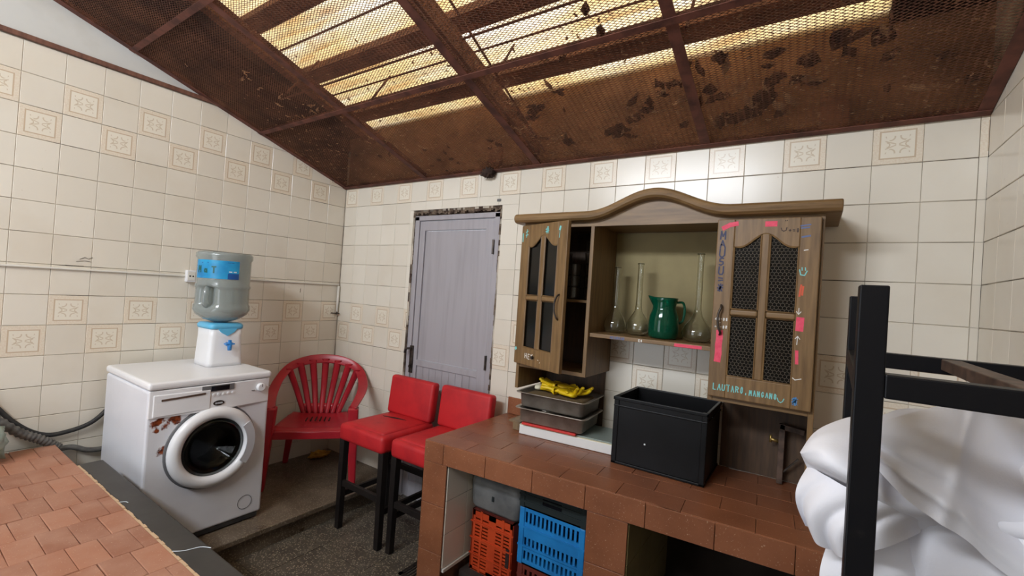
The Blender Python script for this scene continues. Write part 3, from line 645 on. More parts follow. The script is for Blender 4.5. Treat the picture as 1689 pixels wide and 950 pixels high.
STROKE = {'L': [[(0, 1), (0, 0), (.6, 0)]], 'A': [[(0, 0), (.35, 1), (.7, 0)], [(.15, .4), (.55, .4)]], 'U': [[(0, 1), (0, .2), (.15, 0), (.5, 0), (.65, .2), (.65, 1)]], 'T': [[(0, 1), (.7, 1)], [(.35, 1), (.35, 0)]],
 'R': [[(0, 0), (0, 1), (.45, 1), (.6, .8), (.45, .55), (0, .5)], [(.3, .5), (.62, 0)]], 'O': [[(.1, .2), (.1, .8), (.3, 1), (.5, .8), (.5, .2), (.3, 0), (.1, .2)]], 'M': [[(0, 0), (.05, 1), (.35, .4), (.65, 1), (.7, 0)]],
 'N': [[(0, 0), (0, 1), (.6, 0), (.6, 1)]], 'G': [[(.6, .8), (.35, 1), (.05, .7), (.05, .3), (.3, 0), (.6, .2), (.6, .45), (.35, .45)]], 'I': [[(.2, 0), (.2, 1)]], 'S': [[(.6, .85), (.3, 1), (.05, .8), (.1, .6), (.5, .45), (.6, .2), (.3, 0), (0, .15)]],
 'K': [[(0, 0), (0, 1)], [(.6, 1), (0, .45), (.65, 0)]], 'E': [[(.6, 1), (0, 1), (0, 0), (.6, 0)], [(0, .5), (.5, .5)]], 'J': [[(.6, 1), (.6, .2), (.4, 0), (.1, 0), (0, .25)], [(.3, 1), (.8, 1)]], 'a': [[(.5, .5), (.2, .55), (.05, .3), (.15, .05), (.5, .1), (.5, .55), (.55, 0)]],
 '*': [[(0, .5), (.7, .5)], [(.35, 0), (.35, 1)], [(.05, .1), (.65, .9)], [(.65, .1), (.05, .9)]], '=': [[(.05, .65), (.6, .65)], [(.05, .3), (.6, .3)]], ',': [[(.2, .1), (.1, -.15)]], '+': [[(.3, .2), (.3, .8)], [(0, .5), (.6, .5)]], '-': [[(.1, .5), (.55, .5)]],
 'D': [[(0, 0), (0, 1), (.35, 1), (.6, .7), (.6, .3), (.35, 0), (0, 0)]], 'V': [[(0, 1), (.33, 0), (.66, 1)]], 'H': [[(0, 0), (0, 1)], [(.6, 0), (.6, 1)], [(0, .5), (.6, .5)]], 'B': [[(0, 0), (0, 1), (.4, 1), (.5, .75), (.4, .52), (0, .5)], [(.4, .52), (.58, .25), (.4, 0), (0, 0)]],
 ')': [[(0, .45), (.15, .15), (.4, .02), (.65, .15), (.8, .45)]], ':': [[(.2, .75), (.2, .6)], [(.55, .75), (.55, .6)]], '#': [[(.2, 0), (.25, 1)], [(.5, 0), (.55, 1)], [(0, .35), (.75, .35)], [(0, .68), (.75, .68)]], '4': [[(.5, 0), (.5, 1), (0, .35), (.7, .35)]], '0': [[(.1, .2), (.1, .8), (.3, 1), (.5, .8), (.5, .2), (.3, 0), (.1, .2)]], '8': [[(.3, .5), (.05, .75), (.3, 1), (.55, .75), (.3, .5), (.05, .25), (.3, 0), (.55, .25), (.3, .5)]]}
def ribbon(mb, pts, w, fn):
    """flat pen stroke: pts 2d, fn(u, v, t) to 3d"""
    for i in range(len(pts) - 1):
        (ax, ay), (bx, by) = pts[i], pts[i + 1]; l = math.hypot(bx - ax, by - ay)
        if l < 1e-6: continue
        ex, ey = (bx - ax) / l * w / 3, (by - ay) / l * w / 3; px_, py_ = -(by - ay) / l * w / 2, (bx - ax) / l * w / 2
        k_ = 0.00025 * (i % 9) / 9
        mb.prism([(ax - ex + px_, ay - ey + py_), (ax - ex - px_, ay - ey - py_), (bx + ex - px_, by + ey - py_), (bx + ex + px_, by + ey + py_)], fn, 0.0, 0.0005 + k_)
def write(mb, txt, u, v, h, w, fn, adv=0.95, jit=0.06, wide=0.8):
    for ch in txt:
        for st in STROKE.get(ch, []): ribbon(mb, [(u + (x + random.uniform(-jit, jit)) * h * wide, v + (y + random.uniform(-jit, jit)) * h) for x, y in st], w, fn)
        u += h * adv * (0.55 if ch == ' ' else 1.0)
    return u
fnb = lambda u, v, t: on_cyl(S0 + u, v, 0.1362 + t)
for ch_, u_ in (('M', -0.135), ('a', -0.092), ('T', -0.050)): tx = MB(); write(tx, ch_, u_, 1.464, 0.034, 0.008, fnb, 0.95, 0.02); tx.build('label_lettering', 'label_green', lb)
tx = MB(); ribbon(tx, [(-0.110, 1.518), (-0.070, 1.518)], 0.004, fnb); ribbon(tx, [(0.025, 1.524), (0.055, 1.524)], 0.003, fnb); tx.build('label_small_print', 'label_navy', lb)
tx = MB(); ribbon(tx, [(0.035, 1.474), (0.046, 1.474)], 0.006, fnb); ribbon(tx, [(0.058, 1.474), (0.069, 1.474)], 0.006, fnb); tx.build('label_small_print', 'print_white', lb)

# socket, duct, pipe on the left wall
so = thing('wall_socket', 'small white wall socket beside the water bottle on the left wall', 'socket', (0.001, -1.045, 1.40))
MB().box(0.0008, 0.030, -1.075, -1.022, 1.398, 1.470).build('socket_box', 'white_plastic', so, bevel=0.005)
MB().box(0.030, 0.033, -1.068, -1.030, 1.408, 1.460).build('socket_plate', 'whitewash', so, bevel=0.001)
for y in (-1.057, -1.041): MB().box(0.0332, 0.0338, y - 0.004, y + 0.004, 1.430, 1.438).build('socket_hole', 'black_gloss', so)
tag(MB().box(0.0008, 0.013, -2.6, -0.012, 1.430, 1.439).build('cable_duct', 'whitewash', None, bevel=0.002, org=(0, -1.3, 1.43)), 'slim cream cable duct running level along the left wall', 'cable duct')
vp = thing('corner_pipe', 'short white vertical pipe with brass valve in the tiled corner', 'pipe', (0.018, -0.018, 1.18))
MB().tube([(0.018, -0.018, 1.19), (0.018, -0.018, 1.425)], 0.009, 10).build('pipe', 'whitewash', vp, smooth=True)
MB().tube([(0.018, -0.018, 1.215), (0.035, -0.035, 1.205)], 0.008, 8).tube([(0.003, -0.062, 1.208), (0.055, -0.020, 1.208)], 0.0045, 6).build('valve', 'darkmetal', vp)

# ================================================================== RED PLASTIC CHAIR
pc = thing('plastic_chair', 'red moulded plastic armchair with slatted back in the corner', 'chair', (0.360, -0.355, 0.12), math.radians(-131), None, True)
def arm_pt(u):     # u -1..1 around the back from one arm front to the other
    k = [(-1.0, (-0.246, 0.235, 0.520)), (-0.86, (-0.268, 0.14, 0.548)), (-0.68, (-0.285, 0.00, 0.580)), (-0.5, (-0.276, -0.12, 0.635)), (-0.33, (-0.225, -0.20, 0.705)), (-0.17, (-0.125, -0.245, 0.745)), (0, (0, -0.262, 0.758))]
    u0 = abs(u)
    kk = [(-a, (p[0], p[1], p[2])) for a, p in k][::-1]
    for i in range(len(kk) - 1):
        if kk[i][0] <= u0 <= kk[i + 1][0] + 1e-9:
            t = (u0 - kk[i][0]) / (kk[i + 1][0] - kk[i][0]); p = Vector(kk[i][1]).lerp(Vector(kk[i + 1][1]), t); break
    return Vector((p.x if u <= 0 else -p.x, p.y, p.z))
pts = bez([arm_pt(u) for u in (-1, -.86, -.68, -.5, -.33, -.17, 0, .17, .33, .5, .68, .86, 1)], 6)
mb = MB(); vs = []; fs = []
for i, p in enumerate(pts):
    d = (pts[min(i + 1, len(pts) - 1)] - pts[max(i - 1, 0)]).normalized(); o = Vector((p.x, p.y + 0.05, 0)); o = o.normalized() if o.length > 1e-4 else Vector((0, -1, 0))
    f_ = max(0.0, min(1.0, (p.z - 0.63) / 0.10)); wv = (o * (1 - f_) + Vector((0, -0.25, 1)) * f_).normalized(); nn = d.cross(wv).normalized()
    h = 0.033
    for (a, b) in ((-1, -0.25), (-0.8, 0.35), (0, 0.55), (0.8, 0.35), (1, -0.25), (0.85, -0.5), (0, 0.15), (-0.85, -0.5)): vs.append(p + wv * a * h + nn * b * 0.018)
k = 8
for i in range(len(pts) - 1): fs += [(i * k + j, i * k + (j + 1) % k, (i + 1) * k + (j + 1) % k, (i + 1) * k + j) for j in range(k)]
fs += [tuple(range(k)), tuple(range((len(pts) - 1) * k, len(pts) * k))]
mb.add(vs, fs); mb.build('arm_rim', 'red_plastic', pc, smooth=True)
for i in range(7):   # back slats fan out of the seat
    t = (i - 3) / 3; top = arm_pt(t * 0.36); bot = Vector((t * 0.115, -0.185 - 0.012 * (1 - t * t), 0.362)); m = bot.lerp(top, 0.5) + Vector((0, -0.02, 0))
    sp = bez([bot, m, top + Vector((0, 0.004, 0))], 8); mb = MB(); vs = []; fs = []
    for q, p in enumerate(sp):
        w = 0.0172 + 0.0090 * q / len(sp)
        for (a, b) in ((-1, 0), (-0.5, 0.006), (0.5, 0.006), (1, 0), (0.5, -0.003), (-0.5, -0.003)): vs.append(p + Vector((a * w, b, 0)))
    for q in range(len(sp) - 1): fs += [(q * 6 + j, q * 6 + (j + 1) % 6, (q + 1) * 6 + (j + 1) % 6, (q + 1) * 6 + j) for j in range(6)]
    mb.add(vs, fs); mb.build('back_slat', 'red_plastic', pc, smooth=True)
def seat_fn(u, v):
    x = (u - 0.5) * 2; y = v; w = 0.235 - 0.05 * (1 - v) ** 1.5; yy = -0.195 + 0.415 * v
    z = 0.368 + 0.010 * abs(x) ** 3 - 0.014 * (1 - x * x) * math.sin(PI * min(1, v * 1.1)) - 0.05 * max(0, v - 0.86) ** 1.3 * 4
    return (x * w, yy - 0.02 * x * x * (1 if v > 0.9 else 0), z)
MB().grid(seat_fn, 22, 22).build('seat', 'red_plastic', pc, smooth=True, solid=0.008)
for i in range(6):
    x = -0.075 + i * 0.03; MB().box(x - 0.004, x + 0.004, -0.15, -0.02, 0.3595, 0.3640).build('seat_slot', 'tear', pc)
for s in (-1, 1):
    MB().taper((s * 0.272, 0.235, 0.0), (s * 0.247, 0.215, 0.518), 0.042, 0.050, 0.066, 0.078).build('leg', 'red_plastic', pc, bevel=0.010, seg=3)
    MB().taper((s * 0.225, -0.225, 0.0), (s * 0.180, -0.170, 0.366), 0.034, 0.036, 0.052, 0.050).build('leg', 'red_plastic', pc, bevel=0.010, seg=3)
    MB().bar((s * 0.205, -0.16, 0.344), (s * 0.228, 0.20, 0.344), 0.016, 0.05).build('seat_apron', 'red_plastic', pc, bevel=0.004)
MB().grid(lambda u, v: ((u - .5) * 0.27, -0.197 - 0.012 * (1 - (2 * u - 1) ** 2) - 0.012 * v, 0.360 + 0.075 * v), 12, 4).build('back_plate', 'red_plastic', pc, smooth=True, solid=0.010)
MB().bar((-0.235, 0.212, 0.338), (0.235, 0.212, 0.338), 0.016, 0.05).build('seat_apron', 'red_plastic', pc, bevel=0.004)
lump('ochre_rag', (0.105, -0.145, 0.137), (0.045, 0.06, 0.022), 'rag', 'crumpled ochre rag on the platform under the plastic chair', 'rag', 0.7, 30, 9, 3.0, 0.1205)

# ================================================================== RED BAR STOOLS
def stool(loc, label, torn):
    t = thing('bar_stool', label, 'stool', loc, 0.0, 'red bar stools by the counter', True)
    def pad(u, v):
        return None
    sw, sd = 0.195, 0.205
    MB().box(-sw, sw, -sd, sd, 0.526, 0.628).build('seat', 'red_vinyl', t, smooth=True, bevel=0.026, seg=4)
    dome = MB().grid(lambda u, v: ((u - .5) * 2 * (sw - .028), (v - .5) * 2 * (sd - .028), 0.6275 + 0.012 * (1 - (2 * u - 1) ** 4) * (1 - (2 * v - 1) ** 4)), 14, 14); dome.build('seat_cushion', 'red_vinyl', t, smooth=True, solid=0.004)
    R = Matrix.Rotation(math.radians(-6), 3, 'X')
    MB().obox((0, sd - 0.012, 0.748), (0.385, 0.065, 0.245), R).build('backrest', 'red_vinyl', t, smooth=True, bevel=0.02, seg=4)
    for sx in (-1, 1):
        MB().taper((sx * 0.176, -0.172, 0), (sx * 0.172, -0.172, 0.535), 0.034, 0.034, 0.040, 0.040).build('leg', 'black_wood', t, bevel=0.003)
        MB().taper((sx * 0.176, 0.185, 0), (sx * 0.172, 0.180, 0.54), 0.034, 0.034, 0.040, 0.040).build('leg', 'black_wood', t, bevel=0.003)
        MB().bar((sx * 0.174, -0.17, 0.20), (sx * 0.174, 0.18, 0.20), 0.020, 0.032).build('stretcher', 'black_wood', t, bevel=0.002)
    MB().bar((-0.174, -0.172, 0.272), (0.174, -0.172, 0.272), 0.022, 0.034).build('stretcher', 'black_wood', t, bevel=0.002)
    MB().bar((-0.174, 0.182, 0.30), (0.174, 0.182, 0.30), 0.022, 0.034).build('stretcher', 'black_wood', t, bevel=0.002)
    if torn:
        n_ = 12; up = [(-0.075 + 0.15 * i / n_, 0.045 * 0 + 0.010 * math.sin(PI * i / n_) + 0.03 * i / n_) for i in range(n_ + 1)]
        MB().prism(up + [(x, y - 0.018 * math.sin(PI * i / n_)) for i, (x, y) in list(enumerate(up))[::-1]][1:-1], lambda u, v, z: (u * 1.15 - 0.01, v * 1.2 + 0.040, 0.638 + z), 0.002, 0.0045).build('tear', 'tear', t)
stool((1.065, -0.345, 0.0), 'red leatherette bar stool with a torn seat next to the plastic chair', True)
stool((1.492, -0.325, 0.0), 'red leatherette bar stool with an intact seat next to the tiled counter', False)
fd = thing('floor_drain', 'small dark floor grating beside the counter leg', 'drain', (1.56, -0.52, 0.0))
MB().box(1.49, 1.63, -0.59, -0.57, 0.0, 0.006).box(1.49, 1.63, -0.47, -0.45, 0.0, 0.006).box(1.49, 1.51, -0.59, -0.45, 0.0, 0.006).box(1.61, 1.63, -0.59, -0.45, 0.0, 0.006).build('rim', 'darkmetal', fd)
for i in range(5): MB().box(1.518 + i * 0.019, 1.526 + i * 0.019, -0.57, -0.47, 0.001, 0.005).build('grate_bar', 'darkmetal', fd)

# ================================================================== PAVED LOW COUNTER (left foreground)
bc = thing('paved_counter', 'low masonry counter topped with worn terracotta pavers in the left foreground', 'counter', (1.2, -2.0, 0.0))
MB().box(0.075, 2.30, -2.75, -1.60, 0.0, 0.553).build('masonry', 'mortar', bc)
MB().box(0.44, 2.30, -1.597, -1.507, 0.44, 0.556).build('black_edge', 'black_edge', bc, bevel=0.008, seg=3)
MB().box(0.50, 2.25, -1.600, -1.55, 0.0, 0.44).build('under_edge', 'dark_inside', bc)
BL, BW = 0.166, 0.0785
def pave(name, w, d, h, mat):
    e = 0.0020; vs = []
    for (a, b, z) in ((w / 2, d / 2, -h), (w / 2, d / 2, -e), (w / 2 - e, d / 2 - e, 0.0)): vs += [(-a, -b, z), (a, -b, z), (a, b, z), (-a, b, z)]
    fs = [(8, 9, 10, 11)]
    for k in (0, 4):
        for i in range(4): j = (i + 1) % 4; fs.append((k + i, k + j, k + 4 + j, k + 4 + i))
    me = bpy.data.meshes.new(name); me.from_pydata(vs, [], fs); me.materials.append(M[mat]); return me
bm_ = pave('paver', BL - 0.0014, BW - 0.0014, 0.02, 'brick')
random.seed(21)
half = pave('half_paver', BL - 0.003, BW / 2 - 0.0014, 0.02, 'brick')
for i in range(13):
    x = 0.08 + BL * (i + 0.5); off = 0.5 if i % 2 else 0.0
    if i % 2: put('paver', half, None, bc, Vector((x, -1.602 - BW * 0.25, 0.5595)) - ORG[bc.name], (0.01, 0, 0))
    for r in range(10):
        y = -1.602 - BW * (r + off + 0.5)
        put('paver', bm_, None, bc, Vector((x + random.uniform(-.0012, .0012), y, 0.560 + random.uniform(-0.0022, 0.0012))) - ORG[bc.name], (random.uniform(-.016, .016), random.uniform(-.010, .010), random.uniform(-.012, .012)))
rag_edge = MB()
for i in range(70):
    x = 0.46 + i * 0.0262; h = random.uniform(0.001, 0.005); rag_edge.box(x, x + 0.0262, -1.603, -1.597 + random.uniform(0.0, 0.004), 0.545, 0.556 + h)
rag_edge.build('ragged_mortar', plain('pale_mortar', (196, 166, 134), 0.9), bc)
tg = MB()
for pts in ([(0.99, -1.595, 0), (1.0, -1.58, 0), (1.015, -1.575, 0)], [(1.49, -1.597, 0), (1.515, -1.57, 0), (1.53, -1.53, 0), (1.56, -1.51, 0)]):
    tg.tube(bez([(x, y, 0.5575) for x, y, z in pts], 6), 0.0012, 5)
tg.build('scratch', 'print_white', bc)

# ================================================================== TILED COUNTER along the back wall
FA = math.atan2(0.145, 1.96); fdir = Vector((math.cos(FA), math.sin(FA), 0)); FO = Vector((1.70, -0.680, 0))
def fpt(s, d, z): return FO + fdir * s + Vector((-fdir.y, fdir.x, 0)) * d + Vector((0, 0, z))     # along the front edge, inwards, up
def fy(x): return -0.680 + (x - 1.70) * math.tan(FA)
ct = thing('tiled_counter', 'brown quarry-tiled masonry counter along the back wall', 'counter', (2.6, -0.3, 0.0))
TOP = 0.755
MB().prism([(1.702, fy(1.702) + 0.006), (RX - 0.004, fy(RX) + 0.006), (RX - 0.004, -0.001), (1.702, -0.001)], lambda u, v, t: (u, v, t), 0.665, 0.745).build('slab', 'mortar', ct)
random.seed(5)
qn = 0
poly0 = [(1.70, fy(1.70)), (RX - 0.003, fy(RX)), (RX - 0.003, -0.0015), (1.70, -0.0015)]
tl, tw = 0.226, 0.116
for r in range(7):
    off = 0.5 if r % 2 else 0.0
    for i in range(-1, 10):
        s0 = (i + off) * tl; g = 0.0006
        pl = [fpt(s, d, 0)[:2] for s, d in ((s0 + g, r * tw + g), (s0 + tl - g, r * tw + g), (s0 + tl - g, (r + 1) * tw - g), (s0 + g, (r + 1) * tw - g))]
        pl = clip(pl, -1, 0, -1.7005); pl = clip(pl, 1, 0, RX - 0.003); pl = clip(pl, 0, 1, -0.002)
        if len(pl) < 3 or area(pl) < 0.0008: continue
        dz = random.uniform(-0.0006, 0.0004)
        o = MB().prism(pl, lambda u, v, t: (u, v, t), 0.742, TOP + dz).build('top_tile', 'quarry', ct, bevel=0.0010, seg=1)
for i in range(9):
    s0 = -0.116 + i * tl
    s1 = min(s0 + tl, 1.955); s0 = max(s0, 0.0)
    MB().prism([fpt(s, d, 0)[:2] for s, d in ((s0 + .001, -0.002), (s1 - .001, -0.002), (s1 - .001, 0.006), (s0 + .001, 0.006))], lambda u, v, t: (u, v, t), 0.662, 0.7525 - random.uniform(0, .0015)).build('front_tile', 'quarry', ct, bevel=0.0014, seg=1)
MB().box(1.699, 1.702, fy(1.7) + 0.003, -0.001, 0.662, 0.750).build('end_strip', 'quarry', ct)
MB().prism([(-0.10, 0), (-0.05, 0.006), (0.0, 0.004), (0.02, 0)], lambda u, v, t: tuple(fpt(1.13 + u, 0.003 - v + t, 0.7545)), 0.0, 0.0005).build('chip', plain('chipped_edge', (206, 160, 128), 0.9), ct)
def pier(s0, s1, name):
    p = MB().prism([fpt(s, d, 0)[:2] for s, d in ((s0 + .004, 0.008), (s1 - .004, 0.008))] + [(fpt(s1 - .004, 0, 0).x, -0.001), (fpt(s0 + .004, 0, 0).x, -0.001)], lambda u, v, t: (u, v, t), 0.0, 0.664).build(name, 'mortar', ct)
    for j, (za, zb) in enumerate(((0.0, 0.04), (0.042, 0.255), (0.257, 0.470), (0.472, 0.660))):
        MB().prism([fpt(s, d, 0)[:2] for s, d in ((s0, 0.0), (s1, 0.0), (s1, 0.009), (s0, 0.009))], lambda u, v, t: (u, v, t), za, zb).build('pier_tile', 'quarry', p, bevel=0.0014, seg=1)
    return p
p1 = pier(0.0, 0.132, 'pier'); p2 = pier(0.800, 0.955, 'pier')
for (p, xs) in ((p1, fpt(0.132, 0, 0).x), (p2, fpt(0.955, 0, 0).x)):
    for jy in range(4):
        for jz in range(4):
            y0 = fy(xs) + 0.012 + jy * 0.152; y1 = min(y0 + 0.150, -0.005); z0 = 0.195 + jz * 0.152; z1 = min(z0 + 0.150, 0.662)
            if z1 - z0 < 0.01: continue
            MB().box(xs - 0.004, xs + 0.003, y0, y1, z0, z1).build('side_tile', 'tile' if p is p1 else 'ply', p, bevel=0.001, seg=1)
MB().box(fpt(0.132, 0, 0).x - 0.003, fpt(0.132, 0, 0).x + 0.010, fy(1.83) + 0.014, -0.01, 0.178, 0.192).build('white_ledge', 'whitewash', p1)
MB().box(1.705, 1.80, -0.012, -0.0008, 0.757, 0.852).build('upstand_tile', 'quarry', ct, bevel=0.0014, seg=1)
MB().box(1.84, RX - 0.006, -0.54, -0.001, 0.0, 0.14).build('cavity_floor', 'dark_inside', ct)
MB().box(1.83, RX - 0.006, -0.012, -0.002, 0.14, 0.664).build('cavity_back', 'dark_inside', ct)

# ---- crates under the counter
def crate(name, label, loc, W_, D_, H_, mat, rows, cols, group=None, thick=0.008, band=None):
    """open crate with slotted sides: rows = list of (z0, z1, slotted)"""
    t = thing(name, label, 'crate', loc, 0.0, group)
    x0, x1 = loc[0] - W_ / 2, loc[0] + W_ / 2; y0, y1 = loc[1] - D_ / 2, loc[1] + D_ / 2; z = loc[2]
    def side(a, b, fn, n):
        mb = MB()
        for (za, zb, sl) in rows:
            if not sl: mb.prism([(a, z + za), (b, z + za), (b, z + zb), (a, z + zb)], fn, 0, thick)
            else:
                for i in range(n + 1):
                    c = a + (b - a) * i / n; w = (b - a) / n * 0.26 if 0 < i < n else (b - a) / n * 0.5
                    mb.prism([(max(a, c - w), z + za), (min(b, c + w), z + za), (min(b, c + w), z + zb), (max(a, c - w), z + zb)], fn, 0.0015, thick - 0.0015)
        return mb
    side(x0, x1, lambda u, v, q: (u, y0 + q, v), cols).build('side_panel', mat, t)
    side(x0, x1, lambda u, v, q: (u, y1 - thick + q, v), cols).build('side_panel', mat, t)
    side(y0 + thick, y1 - thick, lambda u, v, q: (x0 + q, u, v), max(4, int(cols * D_ / W_))).build('side_panel', mat, t)
    side(y0 + thick, y1 - thick, lambda u, v, q: (x1 - thick + q, u, v), max(4, int(cols * D_ / W_))).build('side_panel', mat, t)
    for (x, y) in ((x0, y0), (x1, y0), (x0, y1), (x1, y1)):
        MB().box(x - 0.004 if x == x0 else x - 0.022, x + 0.022 if x == x0 else x + 0.004, y - 0.004 if y == y0 else y - 0.022, y + 0.022 if y == y0 else y + 0.004, z, z + H_).build('corner_post', mat, t, bevel=0.004)
    MB().box(x0, x1, y0, y1, z, z + 0.006).build('base', mat, t)
    for zz in (0.33, 0.66): MB().box(x0 - 0.005, x1 + 0.005, y0 - 0.005, y0 + 0.002, z + H_ * zz - 0.004, z + H_ * zz + 0.004).build('rib', mat, t)
    return t
# orange crate stands on end: its floor faces the room, slots run across
oc = thing('orange_crate', 'orange slotted plastic crate standing on end under the counter', 'crate', (1.985, -0.385, 0.14))
ox0, ox1, oy0, oy1, oz0, oz1 = 1.868, 2.103, -0.50, -0.27, 0.1405, 0.425
MB().box(ox0, ox1, oy0, oy0 + 0.006, oz0, oz0 + 0.02).box(ox0, ox1, oy0, oy0 + 0.006, oz1 - 0.03, oz1).box(ox0, ox0 + 0.02, oy0, oy0 + 0.006, oz0, oz1).box(ox1 - 0.02, ox1, oy0, oy0 + 0.006, oz0, oz1).box(ox0 + 0.095, ox1 - 0.095, oy0, oy0 + 0.006, oz0, oz1).build('face_frame', 'crate_orange', oc, bevel=0.002)
sl = MB()
for c_ in (ox0 + 0.056, ox1 - 0.056):
    for i in range(15):
        zz = oz0 + 0.026 + i * 0.0158; sl.box(c_ - 0.040, c_ + 0.040, oy0 + 0.001, oy0 + 0.005, zz, zz + 0.0085)
    sl.box(c_ - 0.006, c_ + 0.006, oy0 - 0.002, oy0 + 0.005, oz0, oz1)
sl.build('face_slats', 'crate_orange', oc)
for (a, b, c, d) in ((ox0, ox0 + 0.006, oy0, oy1), (ox1 - 0.006, ox1, oy0, oy1)): MB().box(a, b, c, d, oz0, oz1).build('side_panel', 'crate_orange', oc)
MB().box(ox0, ox1, oy0, oy1, oz1 - 0.006, oz1).build('side_panel', 'crate_maroon', oc); MB().box(ox0, ox1, oy0, oy1, oz0, oz0 + 0.006).build('side_panel', 'crate_orange', oc)
for z_ in (oz0 + 0.075, oz0 + 0.15, oz0 + 0.225): MB().box(ox0 - 0.004, ox1 + 0.004, oy0 - 0.006, oy0 + 0.001, z_, z_ + 0.006).build('rib', 'crate_orange', oc)
MB().box(ox1 - 0.032, ox1 - 0.014, oy0 - 0.003, oy0 - 0.0005, oz0 + 0.08, oz0 + 0.165).build('hand_slot', 'tear', oc)
gb = thing('grey_bin', 'cloudy grey plastic bin lying on the orange crate', 'bin', (1.985, -0.375, 0.4255))
loft([(rsec(1.985, -0.375, 0.128, 0.11, 0.03), 0.427), (rsec(1.985, -0.375, 0.140, 0.122, 0.035), 0.445), (rsec(1.985, -0.375, 0.146, 0.126, 0.035), 0.552), (rsec(1.985, -0.375, 0.140, 0.122, 0.035), 0.575)]).build('bin_body', 'bin_grey', gb, smooth=True)
MB().box(1.975, 1.987, -0.503, -0.495, 0.49, 0.512).build('clasp', 'crate_dark', gb)
crate('maroon_crate', 'dark maroon plastic crate under the blue crate', (2.300, -0.38, 0.1402), 0.30, 0.27, 0.146, 'crate_maroon', [(0, 0.02, False), (0.02, 0.06, True), (0.06, 0.08, False), (0.08, 0.125, True), (0.125, 0.146, False)], 12)
crate('blue_crate', 'bright blue slotted plastic crate in the middle of the crate stack', (2.300, -0.38, 0.2868), 0.305, 0.28, 0.245, 'crate_blue', [(0, 0.022, False), (0.022, 0.060, True), (0.060, 0.072, False), (0.072, 0.118, True), (0.118, 0.180, False), (0.180, 0.228, True), (0.228, 0.245, False)], 15)
dc = crate('dark_crate', 'dark grey crate with a hand slot resting on the blue crate', (2.300, -0.38, 0.5324), 0.310, 0.285, 0.085, 'crate_dark', [(0, 0.085, False)], 4)
MB().box(2.255, 2.345, -0.5260, -0.5215, 0.570, 0.596).build('hand_slot', 'black_gloss', dc)

# ================================================================== THINGS ON THE COUNTER
wbx = thing('white_board', 'flat white board box lying on the counter under the steel trays', 'board', (2.19, -0.16, 0.7565))
RB = Matrix.Rotation(0.085, 3, 'Z')
MB().obox((2.193, -0.148, 0.7785), (0.478, 0.235, 0.043), RB).build('box_body', 'board_white', wbx, bevel=0.002)
MB().obox((2.193, -0.148, 0.8017), (0.478, 0.235, 0.003), RB).build('lid_layer', 'cream', wbx)
tag(MB().obox((2.235, -0.140, 0.8065), (0.40, 0.225, 0.006), RB).build('grey_board', 'board_grey', None, bevel=0.001, org=(2.235, -0.14, 0.8035)), 'thin grey-green board between the white board box and the red folder', 'board')
tag(MB().obox((2.118, -0.176, 0.8150), (0.285, 0.225, 0.0100), RB).build('red_folder', 'folder_red', None, bevel=0.001, org=(2.1, -0.17, 0.8098)), 'red plastic folder sticking out under the lower steel tray', 'folder')
tag(MB().obox((1.922, -0.225, 0.7745), (0.040, 0.05, 0.036)).obox((1.910, -0.17, 0.7965), (0.070, 0.16, 0.010)).build('wood_block', 'blockwood', None, bevel=0.002, org=(1.92, -0.2, 0.7565)), 'small pale wooden block at the left end of the white board box', 'wood block')
def tray(z0, label, ang):
    t = thing('steel_tray', label, 'tray', (2.125, -0.168, z0), ang, 'stacked steel trays', True)
    def sec(h, r): return rsec(0, 0, h[0], h[1], r)
    S = [(sec((0.160, 0.112), 0.02), 0.002), (sec((0.166, 0.118), 0.022), 0.008), (sec((0.172, 0.124), 0.024), 0.073), (sec((0.187, 0.138), 0.026), 0.075), (sec((0.188, 0.139), 0.026), 0.071)]
    mb = MB(); k = len(S[0][0]); vs = []
    for out, z in S: vs += [(u, v, z) for u, v in out]
    mb.add(vs, [(i * k + j, i * k + (j + 1) % k, (i + 1) * k + (j + 1) % k, (i + 1) * k + j) for i in range(len(S) - 1) for j in range(k)] + [tuple(range(k - 1, -1, -1))])
    mb.build('pan', 'steel', t, smooth=True, solid=0.0016)
    MB().tube([(u, v, 0.0735) for u, v in sec((0.188, 0.139), 0.026)] + [(sec((0.188, 0.139), 0.026)[0]) + (0.0735,)], 0.0022, 6, caps=False).build('rolled_rim', 'steel', t)
tray(0.8205, 'lower dented steel tray resting on the red folder', 0.085)
tray(0.8975, 'upper steel tray holding yellow rubber gloves', 0.06)
